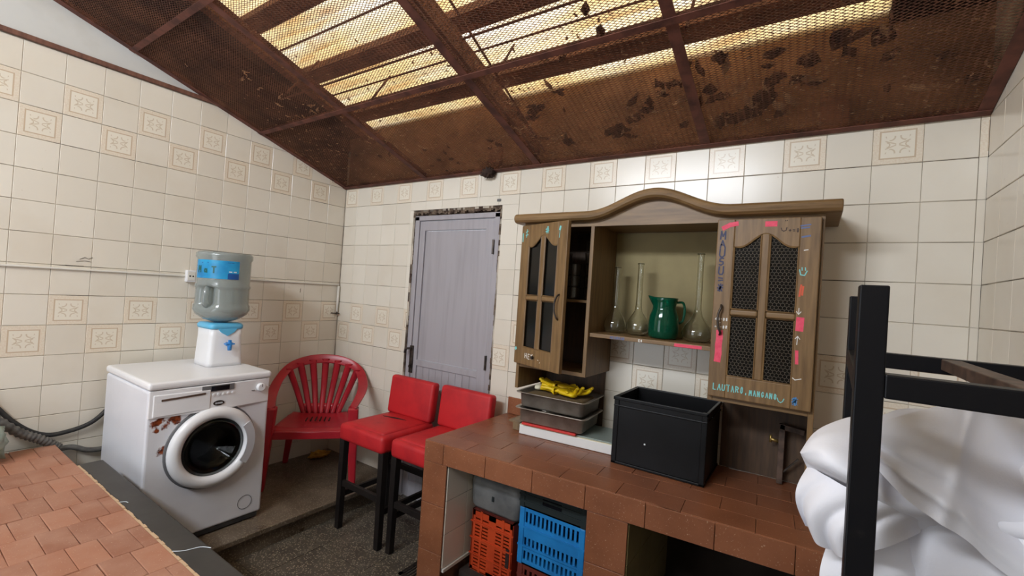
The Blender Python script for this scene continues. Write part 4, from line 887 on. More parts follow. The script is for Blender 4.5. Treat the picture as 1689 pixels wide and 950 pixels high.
def glove(loc, rz, label, spread=1.0, curl=0.0, seed=0):
    random.seed(seed)
    t = thing('rubber_glove', label, 'glove', loc, rz, 'yellow rubber gloves in the tray', True)
    me = bpy.data.meshes.new('glove'); vs = [(0, 0, 0.012), (0.0, 0.045, 0.014), (0.0, 0.085, 0.016), (0.0, 0.125, 0.015)]; es = [(0, 1), (1, 2), (2, 3)]; rr = [(0.032, 0.014), (0.030, 0.014), (0.036, 0.017), (0.037, 0.016)]
    for i, (bx_, ang, ln) in enumerate(((-0.027, 0.22, 0.06), (-0.009, 0.07, 0.075), (0.010, -0.06, 0.072), (0.027, -0.22, 0.055))):
        b = len(vs); a = ang * spread + random.uniform(-.12, .12); z = 0.014
        for q in range(1, 4):
            z += random.uniform(-0.003, 0.012) + curl * 0.008; vs.append((bx_ - math.sin(a) * ln * q / 3, 0.130 + math.cos(a) * ln * q / 3, z)); rr.append((0.0112 - 0.0008 * q, 0.0105 - 0.0008 * q))
            es.append((3 if q == 1 else b + q - 2, b + q - 1))
    b = len(vs); vs += [(0.048, 0.095, 0.016), (0.066, 0.120, 0.020), (0.072, 0.142, 0.022)]; es += [(2, b), (b, b + 1), (b + 1, b + 2)]; rr += [(0.012, 0.011), (0.0095, 0.009), (0.008, 0.0075)]
    me.from_pydata(vs, es, []); o = bpy.data.objects.new('glove_body', me); COL.objects.link(o); o.parent = t; me.materials.append(M['yellow'])
    m1 = o.modifiers.new('skin', 'SKIN'); m1.use_smooth_shade = True
    for i, v in enumerate(me.skin_vertices[0].data): v.radius = rr[i]; v.use_root = (i == 0)
    m2 = o.modifiers.new('sub', 'SUBSURF'); m2.levels = 2; m2.render_levels = 2
    return t
g1 = glove((2.00, -0.175, 0.9700), math.radians(-78), 'yellow rubber glove with a pale cuff at the left of the upper tray', 1.0, 0.3, 1)
g2 = glove((2.235, -0.215, 0.9720), math.radians(80), 'yellow rubber glove lying along the front rim of the upper tray', 1.2, 0.2, 2)
g3 = glove((2.125, -0.100, 0.974), math.radians(-125), 'yellow rubber glove with raised fingers at the back of the upper tray', 1.4, 1.2, 3)
g4 = glove((2.20, -0.125, 0.985), math.radians(105), 'yellow rubber glove lying on top at the right of the upper tray', 1.1, 0.5, 6)
MB().lathe([(0.031, -0.012), (0.034, 0.004), (0.031, 0.016)], (0, 0, 0.013), 20, Matrix(((1, 0, 0), (0, 0, 1), (0, 0.42, 0)))).build('cuff', 'cream', g1, smooth=True, solid=0.002)
pd_ = tag(MB().obox((2.125, -0.168, 0.937), (0.30, 0.21, 0.055)).build('folded_cloth', plain('drab_cloth', (110, 92, 64), 0.9), None, bevel=0.015, seg=3, org=(2.125, -0.168, 0.9095)), 'drab folded cloth under the yellow gloves in the upper tray', 'cloth')
# black box
bb = thing('black_box', 'open black plastic storage box on the counter against the wall', 'storage box', (2.66, -0.175, 0.757))
bx0, bx1, by0, by1, bz0, bz1 = 2.472, 2.848, -0.325, -0.022, 0.757, 1.043
MB().box(bx0, bx1, by0, by1, bz0 + 0.006, bz0 + 0.012).build('base', 'black_plastic', bb)
for (a, b, c, d) in ((bx0, bx1, by0, by0 + 0.007), (bx0, bx1, by1 - 0.007, by1), (bx0, bx0 + 0.007, by0, by1), (bx1 - 0.007, bx1, by0, by1)):
    MB().box(a, b, c, d, bz0, bz1).build('side_wall', 'black_plastic', bb, bevel=0.002)
def frame_ring(z0, z1, o_, name, mat='black_plastic'):
    return MB().box(bx0 - o_, bx1 + o_, by0 - o_, by0 + 0.002, z0, z1).box(bx0 - o_, bx1 + o_, by1 - 0.002, by1 + o_, z0, z1).box(bx0 - o_, bx0 + 0.002, by0 - o_, by1 + o_, z0, z1).box(bx1 - 0.002, bx1 + o_, by0 - o_, by1 + o_, z0, z1).build(name, mat, bb, bevel=0.002)
frame_ring(bz1 - 0.012, bz1 + 0.002, 0.006, 'rim'); frame_ring(bz1 - 0.040, bz1 - 0.033, 0.004, 'rib'); frame_ring(bz0, bz0 + 0.010, 0.003, 'foot_rim')
for x in (bx0 - 0.003, bx1 - 0.020): MB().box(x, x + 0.023, by0 - 0.003, by0 + 0.02, bz0, bz1).build('corner_post', 'black_plastic', bb, bevel=0.003)
for (x, y, z) in ((bx1 + 0.0005, by0 + 0.10, bz1 - 0.035), (bx0 + 0.14, by0 - 0.0005, bz0 + 0.11)):
    MB().obox((x, y, z), (0.006, 0.005, 0.006)).build('rivet', 'print_white', bb)
MB().obox((bx0 + 0.03, by0 + 0.012, bz1 - 0.03), (0.012, 0.008, 0.01)).build('rivet', 'print_white', bb)
# metal bracket
mk = thing('metal_bracket', 'bent worn steel frame standing on the counter beside the white cloth', 'bracket', (3.09, -0.04, 0.757))
MB().box(3.078, 3.100, -0.058, -0.036, 0.757, 1.000).build('upright', 'rackworn', mk, bevel=0.002)
MB().bar((3.080, -0.047, 0.990), (3.166, -0.047, 0.980), 0.022, 0.022).build('arm', 'rackworn', mk, bevel=0.002)
MB().bar((3.15, -0.047, 0.87), (3.095, -0.047, 0.80), 0.006, 0.006).build('brace', 'darkmetal', mk)
MB().tube([(3.078, -0.047, 0.925), (3.050, -0.055, 0.932)], 0.007, 8).tube([(3.050, -0.055, 0.918), (3.050, -0.055, 0.948)], 0.005, 8).build('tap_stub', plain('brass', (176, 148, 88), 0.4, 0.8), mk, smooth=True)

# ================================================================== WALL CUPBOARD standing on the counter
cb = thing('cupboard', 'brown wooden display cupboard with arched crown and glazed doors on the counter', 'cupboard', (2.56, -0.15, 0.757))
CX0, CX1, CYF, CZ0, CZ1 = 1.930, 3.190, -0.300, 1.095, 1.826
A0, A1 = 2.312, 2.838            # the two dividers of the open middle
MB().prism([(-0.004, 0.757), (-0.040, 0.757), (-0.040, 0.985), (CYF, 0.985), (CYF, CZ1), (-0.004, CZ1)], lambda u, v, t: (t, u, v), CX0, CX0 + 0.018).build('side_panel', 'wood', cb, bevel=0.0015)
MB().box(CX1 - 0.018, CX1, CYF, -0.004, 0.757, CZ1).build('side_panel', 'wood', cb, bevel=0.0015)
for x0, x1 in ((A0 - 0.018, A0), (A1, A1 + 0.018)): MB().box(x0, x1, CYF, -0.004, CZ0, CZ1).build('divider', 'wood', cb, bevel=0.0015)
for x0, x1 in ((CX0 + 0.018, A0 - 0.018), (A1 + 0.018, CX1 - 0.018)):
    MB().box(x0, x1, CYF + 0.002, -0.010, CZ0, CZ0 + 0.018).build('cabinet_floor', 'wood_h', cb, bevel=0.001)
    MB().box(x0, x1, CYF + 0.03, -0.012, 1.440, 1.452).build('inner_shelf', 'wood_h', cb)
    MB().box(x0, x1, -0.011, -0.005, 0.760, CZ1 - 0.02).build('back_board', 'wood_dark', cb)
MB().box(CX0 + 0.018, CX1 - 0.018, CYF + 0.002, -0.006, CZ1 - 0.018, CZ1).build('top_board', 'wood_h', cb)
MB().box(A0 + 0.0005, A1 - 0.0005, -0.285, -0.006, 1.285, 1.303).build('open_shelf', 'wood_h', cb, bevel=0.002)
MB().box(A0 + 0.001, A1 - 0.001, -0.0115, -0.005, 1.303, CZ1 - 0.02).build('back_board', 'ply', cb)
def zt(x):
    d = (x - 2.585) / 0.315; return 1.818 + (0.086 * (0.5 + 0.5 * math.cos(PI * d)) ** 1.15 if abs(d) < 1 else 0.0)
xs = [1.930 + 1.26 * i / 60 for i in range(61)]
MB().prism([(CX0, 1.798), (CX1, 1.798)] + [(x, zt(x) + 0.004) for x in xs[::-1]], lambda u, v, t: (u, t, v), -0.301, -0.284).build('fascia', 'wood_h', cb)
xs = [1.888 + 1.350 * i / 72 for i in range(73)]
mb = MB(); sec = [(-0.006, 0.0), (-0.322, 0.0), (-0.336, 0.004), (-0.345, 0.013), (-0.348, 0.024), (-0.345, 0.035), (-0.336, 0.044), (-0.322, 0.048), (-0.006, 0.048)]; vs = []; k = len(sec)
for x in xs: vs += [(x, y, zt(x) + z) for y, z in sec]
mb.add(vs, [(i * k + j, i * k + (j + 1) % k, (i + 1) * k + (j + 1) % k, (i + 1) * k + j) for i in range(72) for j in range(k)] + [tuple(range(k)), tuple(range(72 * k, 73 * k))])
mb.build('crown', 'wood_h', cb, bevel=0.004)
# price-tag paint on the open shelf edge
tx = MB(); fs_ = lambda u, v, t: (u, -0.2853 - t, v)
ribbon(tx, [(2.70, 1.293), (2.80, 1.293)], 0.013, fs_); tx.build('paint_mark', 'paint_pink', cb)
tx = MB(); write(tx, 'HEOBEAD', 2.415, 1.288, 0.010, 0.003, fs_, 1.0); tx.build('paint_mark', 'paint_slate', cb)
tx = MB(); write(tx, 'EO', 2.545, 1.288, 0.010, 0.003, fs_, 1.0); tx.build('paint_mark', 'paint_white', cb)
DW, DH = 0.338, 0.690
def arch(x):
    d = (x - DW / 2) / (DW / 2 - 0.082); return DH - 0.108 + (0.050 * (0.5 + 0.5 * math.cos(PI * d)) if abs(d) < 1 else 0.0)
def cab_door(loc, rz, handle_x, hex_wire):
    st, br = 0.062, 0.085
    mb = MB(); f = lambda u, v, t: (u, t, v)
    mb.box(0, st, -0.020, 0, 0, DH).box(DW - st, DW, -0.020, 0, 0, DH).box(st, DW - st, -0.020, 0, 0, br)
    n_ = 28; px_ = [st + (DW - 2 * st) * i / n_ for i in range(n_ + 1)]
    mb.prism([(st, DH), (DW - st, DH)][::-1] + [(x, arch(x)) for x in px_], f, -0.020, 0.0)
    d = mb.build('cabinet_door', 'wood', None, bevel=0.003, org=(0, 0, 0)); d.parent = cb; d.location = Vector(loc) - ORG[cb.name]; d.rotation_euler = (0, 0, rz); ORG[d.name] = Vector((0, 0, 0))
    MB().box(DW / 2 - 0.013, DW / 2 + 0.013, -0.019, -0.001, br - 0.001, arch(DW / 2) + 0.002).build('muntin', 'wood', d, bevel=0.004)
    MB().box(st - 0.001, DW / 2 - 0.013, -0.020, -0.001, 0.318, 0.342).build('muntin', 'wood_h', d, bevel=0.007, seg=3)
    MB().box(DW / 2 + 0.013, DW - st + 0.001, -0.020, -0.001, 0.318, 0.342).build('muntin', 'wood_h', d, bevel=0.007, seg=3)
    for (x0, x1) in ((st, DW / 2 - 0.013), (DW / 2 + 0.013, DW - st)):
        MB().box(x0, x1, -0.009, -0.006, br, 0.318).build('pane', 'darkglass', d)
        xx = [x0 + (x1 - x0) * i / 10 for i in range(11)]
        MB().prism([(x0, 0.342), (x1, 0.342)] + [(x, arch(x) + 0.001) for x in xx[::-1]], f, -0.009, -0.006).build('pane', 'darkglass', d)
    # beads round the openings
    bd_ = MB()
    for (x0, x1) in ((st, DW / 2 - 0.013), (DW / 2 + 0.013, DW - st)):
        bd_.tube([(x0 + .002, -0.0165, br + .002), (x1 - .002, -0.0165, br + .002), (x1 - .002, -0.0165, 0.316), (x0 + .002, -0.0165, 0.316), (x0 + .002, -0.0165, br + .002)], 0.003, 6, caps=False)
        xx = [x0 + .002 + (x1 - x0 - .004) * i / 10 for i in range(11)]
        bd_.tube([(x0 + .002, -0.0165, 0.344)] + [(x, -0.0165, arch(x) - .001) for x in xx] + [(x1 - .002, -0.0165, 0.344), (x0 + .002, -0.0165, 0.344)], 0.003, 6, caps=False)
    bd_.build('bead', 'wood', d)
    hx = handle_x; MB().tube(bez([(hx, -0.019, 0.355), (hx + .002, -0.036, 0.345), (hx - .006, -0.040, 0.315), (hx - .004, -0.040, 0.275), (hx + .004, -0.034, 0.250), (hx, -0.019, 0.240)], 6), 0.0042, 8).build('handle', 'darkmetal', d, smooth=True)
    if hex_wire:
        hw = MB(); s = 0.0075
        for (x0, x1) in ((st, DW / 2 - 0.013), (DW / 2 + 0.013, DW - st)):
            z = br; r = 0
            while z < DH - 0.07:
                x = x0 + (s * 0.87 if r % 2 else 0.0)
                while x < x1:
                    for (ax, az, bx_, bz_) in ((0, 0, 0, s), (0, s, s * .87, s * 1.5), (0, s, -s * .87, s * 1.5)):
                        pz = max(z + az, z + bz_); qx = (x + ax, x + bx_)
                        if min(qx) < x0 - .001 or max(qx) > x1 + .001 or pz > arch((qx[0] + qx[1]) / 2) or 0.316 < z + bz_ < 0.344: continue
                        hw.bar((x + ax, -0.0112, z + az), (x + bx_, -0.0112, z + bz_), 0.0009, 0.0009, (0, 1, 0))
                    x += s * 1.74
                z += s * 1.5; r += 1
        o = hw.build('wire_mesh', 'wire', d, fix=False); o['kind'] = 'stuff'
    return d
dl = cab_door((1.934, -0.303, 1.116), math.radians(-20), DW - 0.030, False)
drr = cab_door((2.842, -0.303, 1.116), 0.0, 0.030, True)
random.seed(14)
fd_ = lambda u, v, t: (u, -0.0202 - t, v)
def marks(d, mat, strokes=(), texts=(), w=0.004):
    for pts in strokes:
        ww = w
        if isinstance(pts[0], (int, float)): ww = pts[0]; pts = pts[1]
        mb = MB(); ribbon(mb, pts, ww, fd_); mb.build('paint_mark', mat, d)
    for q in texts: mb = MB(); write(mb, q[0], q[1], q[2], q[3], q[4], fd_, *(q[5:]), **({'wide': 0.6} if len(q) > 5 else {})); mb.build('lettering', mat, d)
def scrib(u, v, w, h, n=6): return [(u + (w if i % 2 else 0) + random.uniform(-.002, .002), v + h * i / n) for i in range(n + 1)]
marks(drr, 'paint_pink', [(0.017, [(0.022, 0.656), (0.045, 0.668), (0.068, 0.672)]), (0.020, [(0.170, 0.668), (0.196, 0.668)]), (0.024, [(0.028, 0.142), (0.030, 0.17), (0.029, 0.20), (0.031, 0.23), (0.030, 0.250)]), (0.024, [(0.290, 0.288), (0.291, 0.322)]), (0.010, [(0.288, 0.165), (0.286, 0.208)])])
marks(drr, 'paint_orange', [(0.006, [(0.284, 0.405), (0.288, 0.445)]), (0.006, [(0.292, 0.410), (0.294, 0.440)])])
mv = [(c, 0.014, 0.612 - i * 0.034, 0.030, 0.0052) for i, c in enumerate('MAUSU=*')]
marks(drr, 'paint_navy', [], mv)
marks(drr, 'paint_dark', [], [(':', 0.226, 0.668, 0.016, 0.0028), (')', 0.216, 0.640, 0.028, 0.003), ('+=O', 0.240, 0.636, 0.013, 0.0026)])
marks(drr, 'paint_slate', [(0.005, [(0.276, 0.658), (0.305, 0.662)]), (0.005, [(0.278, 0.650), (0.302, 0.652)]), (0.006, [(0.282, 0.618), (0.306, 0.622)])])
marks(drr, 'paint_aqua', [(0.0035, [(0.280, 0.500), (0.284, 0.482), (0.296, 0.480), (0.303, 0.496)]), (0.003, [(0.287, 0.508), (0.288, 0.498)]), (0.003, [(0.297, 0.508), (0.298, 0.498)])], [('LAUTARO,', 0.020, 0.028, 0.022, 0.0034, 0.72), ('MANGANO', 0.145, 0.026, 0.018, 0.0032, 0.74), (')', 0.236, 0.018, 0.030, 0.0028)])
marks(drr, 'paint_blue', [], [('#', 0.280, 0.016, 0.028, 0.0026), ('*', 0.282, 0.016, 0.027, 0.0024)])
marks(drr, 'paint_white', [(0.0025, [(0.285, 0.362), (0.285, 0.340), (0.278, 0.350)]), (0.0025, [(0.285, 0.340), (0.292, 0.350)]), (0.0025, [(0.285, 0.232), (0.286, 0.262), (0.279, 0.252)]), (0.0025, [(0.286, 0.262), (0.293, 0.252)]), (0.003, [(0.278, 0.112), (0.286, 0.106), (0.304, 0.112)]), (0.003, [(0.290, 0.570), (0.302, 0.572)])], [('40-08', 0.012, 0.296, 0.010, 0.0024), ('+', 0.028, 0.283, 0.007, 0.002), ('+1-08', 0.012, 0.266, 0.010, 0.0024)])
marks(dl, 'paint_aqua', [(0.006, [(0.012, 0.610), (0.012, 0.650)]), (0.004, [(0.034, 0.655), (0.050, 0.660)]), (0.004, [(0.034, 0.640), (0.052, 0.642)]), (0.004, [(0.040, 0.630), (0.042, 0.668)]), (0.012, [(0.285, 0.652), (0.288, 0.664)]), (0.003, [(0.286, 0.645), (0.284, 0.615)]), (0.014, [(0.010, 0.070), (0.014, 0.074)])], [('#', 0.190, 0.640, 0.030, 0.004), ('=', 0.185, 0.640, 0.028, 0.004)])
marks(dl, 'paint_white', [], [('HEK', 0.090, 0.034, 0.024, 0.0034), ('-,', 0.185, 0.030, 0.016, 0.003)])
MB().tube([(0.150, -0.020, 0.045), (0.150, -0.030, 0.045)], 0.008, 10).build('knob', 'darkmetal', dl)

# ---- glassware on the open shelf
def flask(loc, h, r, label):
    t = thing('glass_flask', label, 'flask', loc, 0.0, 'glass flasks on the cupboard shelf', True)
    nk = 0.0125; b = 0.135 * h / 0.34
    prof = [(0.0001, 0.003), (r * 0.62, 0.001), (r * 0.86, 0.008), (r, 0.030), (r * 0.97, 0.048), (r * 0.80, 0.072), (r * 0.52, 0.094), (r * 0.32, 0.112), (nk * 1.05, 0.140), (nk, 0.17), (nk * 0.95, h - 0.01), (nk * 1.25, h)]
    MB().lathe(prof, (0, 0, 0), 36).build('flask_body', 'clear', t, smooth=True, solid=0.0022)
    MB().tube([(nk * 1.2 * math.cos(a), nk * 1.2 * math.sin(a), h) for a in [2 * PI * q / 24 for q in range(25)]], 0.0016, 6, caps=False).build('lip', 'clear', t, smooth=True)
flask((2.372, -0.125, 1.3045), 0.318, 0.053, 'leftmost glass flask on the cupboard shelf')
flask((2.484, -0.125, 1.3045), 0.338, 0.053, 'glass flask standing just left of the green jug')
flask((2.752, -0.140, 1.3045), 0.385, 0.062, 'tallest glass flask standing right of the green jug')
jg = thing('green_jug', 'green glass jug with a spout between the flasks', 'jug', (2.612, -0.155, 1.3045), math.radians(207), None, True)
mb = MB(); pr = [(0.0001, 0.004), (0.056, 0.003), (0.062, 0.010), (0.064, 0.040), (0.063, 0.075), (0.060, 0.100), (0.050, 0.128), (0.047, 0.145), (0.052, 0.170), (0.056, 0.184)]; n_ = 40; vs = []
for i, (r, z) in enumerate(pr):
    for k in range(n_):
        a = 2 * PI * k / n_; d = (a + PI) % (2 * PI) - PI; q = 1 + (0.30 * max(0, 1 - abs(d) / 0.5) * max(0, (z - 0.14) / 0.044))
        vs.append((r * q * math.cos(a), r * q * math.sin(a), z + (0.006 * max(0, 1 - abs(d) / 0.5) if i == len(pr) - 1 else 0)))
mb.add(vs, [(i * n_ + k, i * n_ + (k + 1) % n_, (i + 1) * n_ + (k + 1) % n_, (i + 1) * n_ + k) for i in range(len(pr) - 1) for k in range(n_)])
mb.build('jug_body', 'green_glass', jg, smooth=True, solid=0.004)
MB().tube(bez([(-0.052, 0, 0.165), (-0.080, 0, 0.165), (-0.088, 0, 0.130), (-0.082, 0, 0.085), (-0.060, 0, 0.070)], 6), 0.0055, 10).build('handle', 'green_glass', jg, smooth=True)
# ---- inside the cabinets
gprof = [(0.0001, 0.003), (0.026, 0.002), (0.029, 0.008), (0.034, 0.055), (0.0345, 0.058)]
gme = None
for (x, y, n_, wh) in ((2.015, -0.20, 5, 'nearest the left side panel'), (2.095, -0.15, 4, 'second from the left side panel'), (2.175, -0.20, 3, 'of only three, behind the open left door'), (2.250, -0.17, 5, 'nearest the open middle')):
    for i in range(n_):
        if gme is None:
            o = MB().lathe(gprof, (0, 0, 0), 24).build('glass_tumbler', 'clear', None, smooth=True, solid=0.0018); gme = o.data
        else:
            o = bpy.data.objects.new('glass_tumbler', gme); COL.objects.link(o); m_ = o.modifiers.new('solid', 'SOLIDIFY'); m_.thickness = 0.0018; m_.offset = 0
        o.location = (x, y, 1.4535 + i * 0.058); tag(o, ('topmost' if i == n_ - 1 else ('bottom', 'second lowest', 'third lowest', 'fourth lowest')[i]) + ' clear glass tumbler in the stack ' + wh, 'glass', 'tumblers in the left cabinet')
lump('rolled_bag', (2.960, -0.16, 1.515), (0.062, 0.07, 0.065), 'porcelain', 'crumpled pale bag on the shelf inside the right cabinet', 'bag', 0.45, 36, 12, 2.6, 1.453)
lump('rolled_cloth', (3.105, -0.15, 1.505), (0.045, 0.06, 0.055), 'bin_grey', 'grey crumpled cloth on the shelf inside the right cabinet', 'cloth', 0.45, 36, 15, 2.6, 1.453)
pk = thing('striped_packet', 'pale striped packet leaning inside the lower right cabinet', 'packet', (3.08, -0.19, 1.1135), 0.25, None, True)
MB().obox((0, 0, 0.11), (0.09, 0.03, 0.218)).build('packet_body', 'porcelain', pk, bevel=0.004)
for i in range(6): MB().box(-0.044, 0.044, -0.0158, -0.0151, 0.10 + i * 0.018, 0.107 + i * 0.018).build('stripe', 'crate_maroon', pk)

# ================================================================== STEEL RACK AND WHITE CLOTH (right foreground)
rk = thing('steel_rack', 'black square-tube steel rack frame in the right foreground', 'rack', (3.43, -1.205, 0.0))
TB = 0.016
for (x, y) in ((3.236, -1.440), (3.252, -0.968), (3.622, -1.440), (3.622, -0.968)):
    MB().box(x - TB, x + TB, y - TB, y + TB, 0.0, 1.508).build('post', 'rackpaint', rk, bevel=0.002)
for z in (1.374, 0.88):
    MB().box(3.252, 3.606, -1.440 - TB, -1.440 + TB, z - TB, z + TB).build('rail', 'rackpaint', rk, bevel=0.002)
    MB().box(3.268, 3.606, -0.968 - TB, -0.968 + TB, z - TB, z + TB).build('rail', 'rackpaint', rk, bevel=0.002)
    MB().bar((3.236, -1.424, z), (3.252, -0.984, z), 2 * TB, 2 * TB).build('rail', 'rackpaint', rk, bevel=0.002)
    MB().bar((3.622, -1.424, z), (3.622, -0.984, z), 2 * TB, 2 * TB).build('rail', 'rackpaint', rk, bevel=0.002)
MB().bar((3.405, -1.424, 1.378), (3.405, -0.984, 1.378), 2 * TB, 0.022).build('rail', 'rackworn', rk, bevel=0.002)
for y in (-1.36, -1.28, -1.20, -1.12, -1.04): MB().box(3.25, 3.61, y - 0.02, y + 0.02, 0.897, 0.907).build('shelf_slat', 'rackpaint', rk)

from mathutils import noise as NZ
def curve(pts, n): 
    c = bez(pts, 16); L = len(c) - 1
    return lambda u: c[int(u * L)].lerp(c[min(int(u * L) + 1, L)], u * L - int(u * L))
def sheet(mb, top, bot, bulge, folds, nu=60, nv=40):
    """lofted cloth between two edges; bulge pushes it outwards, folds(u, v) adds creases"""
    ft, fb = curve(top, 0), curve(bot, 0)
    def fn(u, v):
        u2 = min(u, 0.9999); a, b = ft(u2), fb(u2); p = a.lerp(b, v); s = math.sin(PI * min(1.0, v))
        return p + Vector(bulge) * s + Vector((-0.25, -0.9, 0.15)) * folds(u, v)
    mb.grid(fn, nu, nv)
cm = MB()
LT = [(3.162, -1.267, 1.216), (3.179, -1.231, 1.244), (3.203, -1.192, 1.259), (3.236, -1.145, 1.270), (3.287, -1.107, 1.278), (3.359, -1.055, 1.295), (3.60, -1.03, 1.30)]
LM = [(3.163, -1.278, 1.217), (3.178, -1.304, 1.230), (3.196, -1.328, 1.236), (3.228, -1.331, 1.226), (3.267, -1.316, 1.204), (3.328, -1.271, 1.172), (3.60, -1.22, 1.16)]
LB = [(3.164, -1.265, 1.211), (3.179, -1.231, 1.173), (3.193, -1.209, 1.148), (3.242, -1.183, 1.110), (3.292, -1.137, 1.070), (3.362, -1.078, 1.050), (3.60, -1.05, 1.03)]
LK = [(3.164, -1.262, 1.214), (3.190, -1.185, 1.210), (3.215, -1.130, 1.205), (3.250, -1.085, 1.195), (3.30, -1.045, 1.18), (3.36, -1.020, 1.17), (3.60, -1.00, 1.16)]
fT, fM, fB, fK = (curve(q, 0) for q in (LT, LM, LB, LK))
def lobe(u, v):        # v runs along, u around
    w = min(v, 0.9999); P4 = [fT(w), fM(w), fB(w), fK(w)]; q = u * 4; i = int(q) % 4; t = q - int(q)
    p0, p1, p2, p3 = P4[(i - 1) % 4], P4[i], P4[(i + 1) % 4], P4[(i + 2) % 4]
    p = 0.5 * ((2 * p1) + (p2 - p0) * t + (2 * p0 - 5 * p1 + 4 * p2 - p3) * t * t + (3 * p1 - p0 - 3 * p2 + p3) * t ** 3)
    c = (P4[0] + P4[1] + P4[2] + P4[3]) / 4
    k = 1 + (0.09 * math.exp(-((u - 0.34 + 0.10 * v) / 0.035) ** 2) - 0.07 * math.exp(-((u - 0.41 + 0.12 * v) / 0.03) ** 2) + 0.06 * math.exp(-((u - 0.13) / 0.03) ** 2)) * min(1, v * 6) + 0.03 * NZ.noise(Vector((u * 6, v * 5, 2.0)))
    return c + (p - c) * k
cm.grid(lobe, 72, 64, closed_u=True)
G2T = [(3.259, -1.287, 1.291), (3.307, -1.255, 1.313), (3.371, -1.176, 1.329), (3.444, -1.079, 1.342), (3.600, -1.000, 1.345)]
G2B = [(3.253, -1.338, 1.244), (3.300, -1.342, 1.197), (3.365, -1.317, 1.156), (3.423, -1.283, 1.106), (3.600, -1.250, 1.000)]
def rid(x, c, w): return math.exp(-((x - c) / w) ** 2)
sheet(cm, G2T, G2B, (-0.015, -0.045, 0.02), lambda u, v: 0.012 * rid(v - 0.25 * u, 0.72, 0.05) - 0.009 * rid(v - 0.25 * u, 0.60, 0.05) + 0.010 * rid(u + 0.3 * v, 0.70, 0.04) + 0.006 * NZ.noise(Vector((u * 5, v * 3, 0))))
G3T = [(3.176, -1.253, 1.195), (3.200, -1.300, 1.195), (3.246, -1.318, 1.185), (3.297, -1.290, 1.175), (3.367, -1.211, 1.157)]
G3B = [(3.178, -1.249, 1.085), (3.200, -1.271, 1.068), (3.233, -1.293, 1.070), (3.283, -1.280, 1.098), (3.351, -1.211, 1.126)]
sheet(cm, G3T, G3B, (-0.016, -0.014, 0.0), lambda u, v: (0.003 + 0.016 * v) * (abs(math.sin(u * 11 + v * 2.2 + 0.8 * math.sin(v * 3))) * 2 - 1) * 0.8)
sheet(cm, [(3.367, -1.211, 1.157), (3.30, -1.16, 1.15), (3.20, -1.20, 1.19), (3.176, -1.253, 1.195)], [(3.351, -1.211, 1.126), (3.30, -1.15, 1.06), (3.20, -1.19, 1.06), (3.178, -1.249, 1.085)], (0, 0.02, 0), lambda u, v: 0, 20, 14)
G5T = [(3.222, -1.190, 1.075), (3.274, -1.222, 1.095), (3.341, -1.190, 1.115), (3.399, -1.118, 1.110), (3.448, -1.048, 1.060)]
G5B = [(3.226, -1.190, 0.908), (3.281, -1.225, 0.908), (3.347, -1.195, 0.908), (3.407, -1.111, 0.908), (3.457, -1.041, 0.908)]
sheet(cm, G5T, G5B, (-0.02, -0.03, 0.0), lambda u, v: 0.008 * math.sin(u * 13 + v * 3) + 0.006 * NZ.noise(Vector((u * 4, v * 3, 5))))
def core(u, v):
    a = 2 * PI * u; b = PI * (v - 0.5) * 0.998; d = Vector((math.cos(a) * math.cos(b), math.sin(a) * math.cos(b), math.sin(b)))
    k = 1 + 0.12 * NZ.noise(d * 3) + 0.05 * abs(NZ.noise(d * 7)); p = Vector((d.x * 0.155 * k, d.y * 0.13 * k, d.z * 0.175 * k)) + Vector((3.44, -1.135, 1.085)); p.z = max(p.z, 0.908); return p
cm.grid(core, 40, 24, closed_u=True)
# crumpled folds at the right side
def crump(u, v):
    a = 2 * PI * u; b = PI * (v - 0.5) * 0.998; d = Vector((math.cos(a) * math.cos(b), math.sin(a) * math.cos(b), math.sin(b)))
    k = 1 + 0.35 * (abs(NZ.noise(d * 2.6 + Vector((4, 1, 0)))) - 0.2) + 0.2 * abs(NZ.noise(d * 5.5)); p = Vector((d.x * 0.075 * k, d.y * 0.12 * k, d.z * 0.12 * k)) + Vector((3.535, -1.22, 1.235)); return p
cm.grid(crump, 56, 32, closed_u=True)
wc = cm.build('white_cloth', 'cloth', None, smooth=True, org=(3.4, -1.2, 0.908), fix=False)
tag(wc, 'bundled white cotton cloth draped over the black rack', 'cloth')

# ================================================================== DEAD LEAVES ON THE MESH
MC = Matrix.Translation((0, 0, ZC)) @ Matrix.Rotation(-S_ANG, 4, 'X')
random.seed(33)
def leaf_mesh(i):
    n_ = 6; w0 = (0.016, 0.024, 0.012)[i % 3]; mb = MB(); vs = []
    L = (0.055, 0.045, 0.07)[i % 3]
    for q in range(n_ + 1):
        t = q / n_; w = w0 * math.sin(PI * min(0.97, 0.05 + t * 0.93)) * random.uniform(0.7, 1.15); x = (t - 0.5) * L; c = 0.35 * L * (t - 0.5) ** 2 * random.uniform(0.5, 2)
        vs += [(x, -w, c + 0.010 * random.uniform(0.2, 1.2)), (x, random.uniform(-.002, .002), c), (x + random.uniform(-.003, .003), w, c + 0.010 * random.uniform(0.2, 1.2))]
    fs = []
    for q in range(n_): fs += [(q * 3 + j, q * 3 + j + 1, q * 3 + j + 4, q * 3 + j + 3) for j in (0, 1)]
    me = mb.add(vs, fs).mesh('dead_leaf', fix=False); return me
LM_ = []
for i in range(9):
    me = leaf_mesh(i); me.materials.append(M['leaf_pale' if i % 3 == 2 and i > 2 else 'leaf']); LM_.append(me)
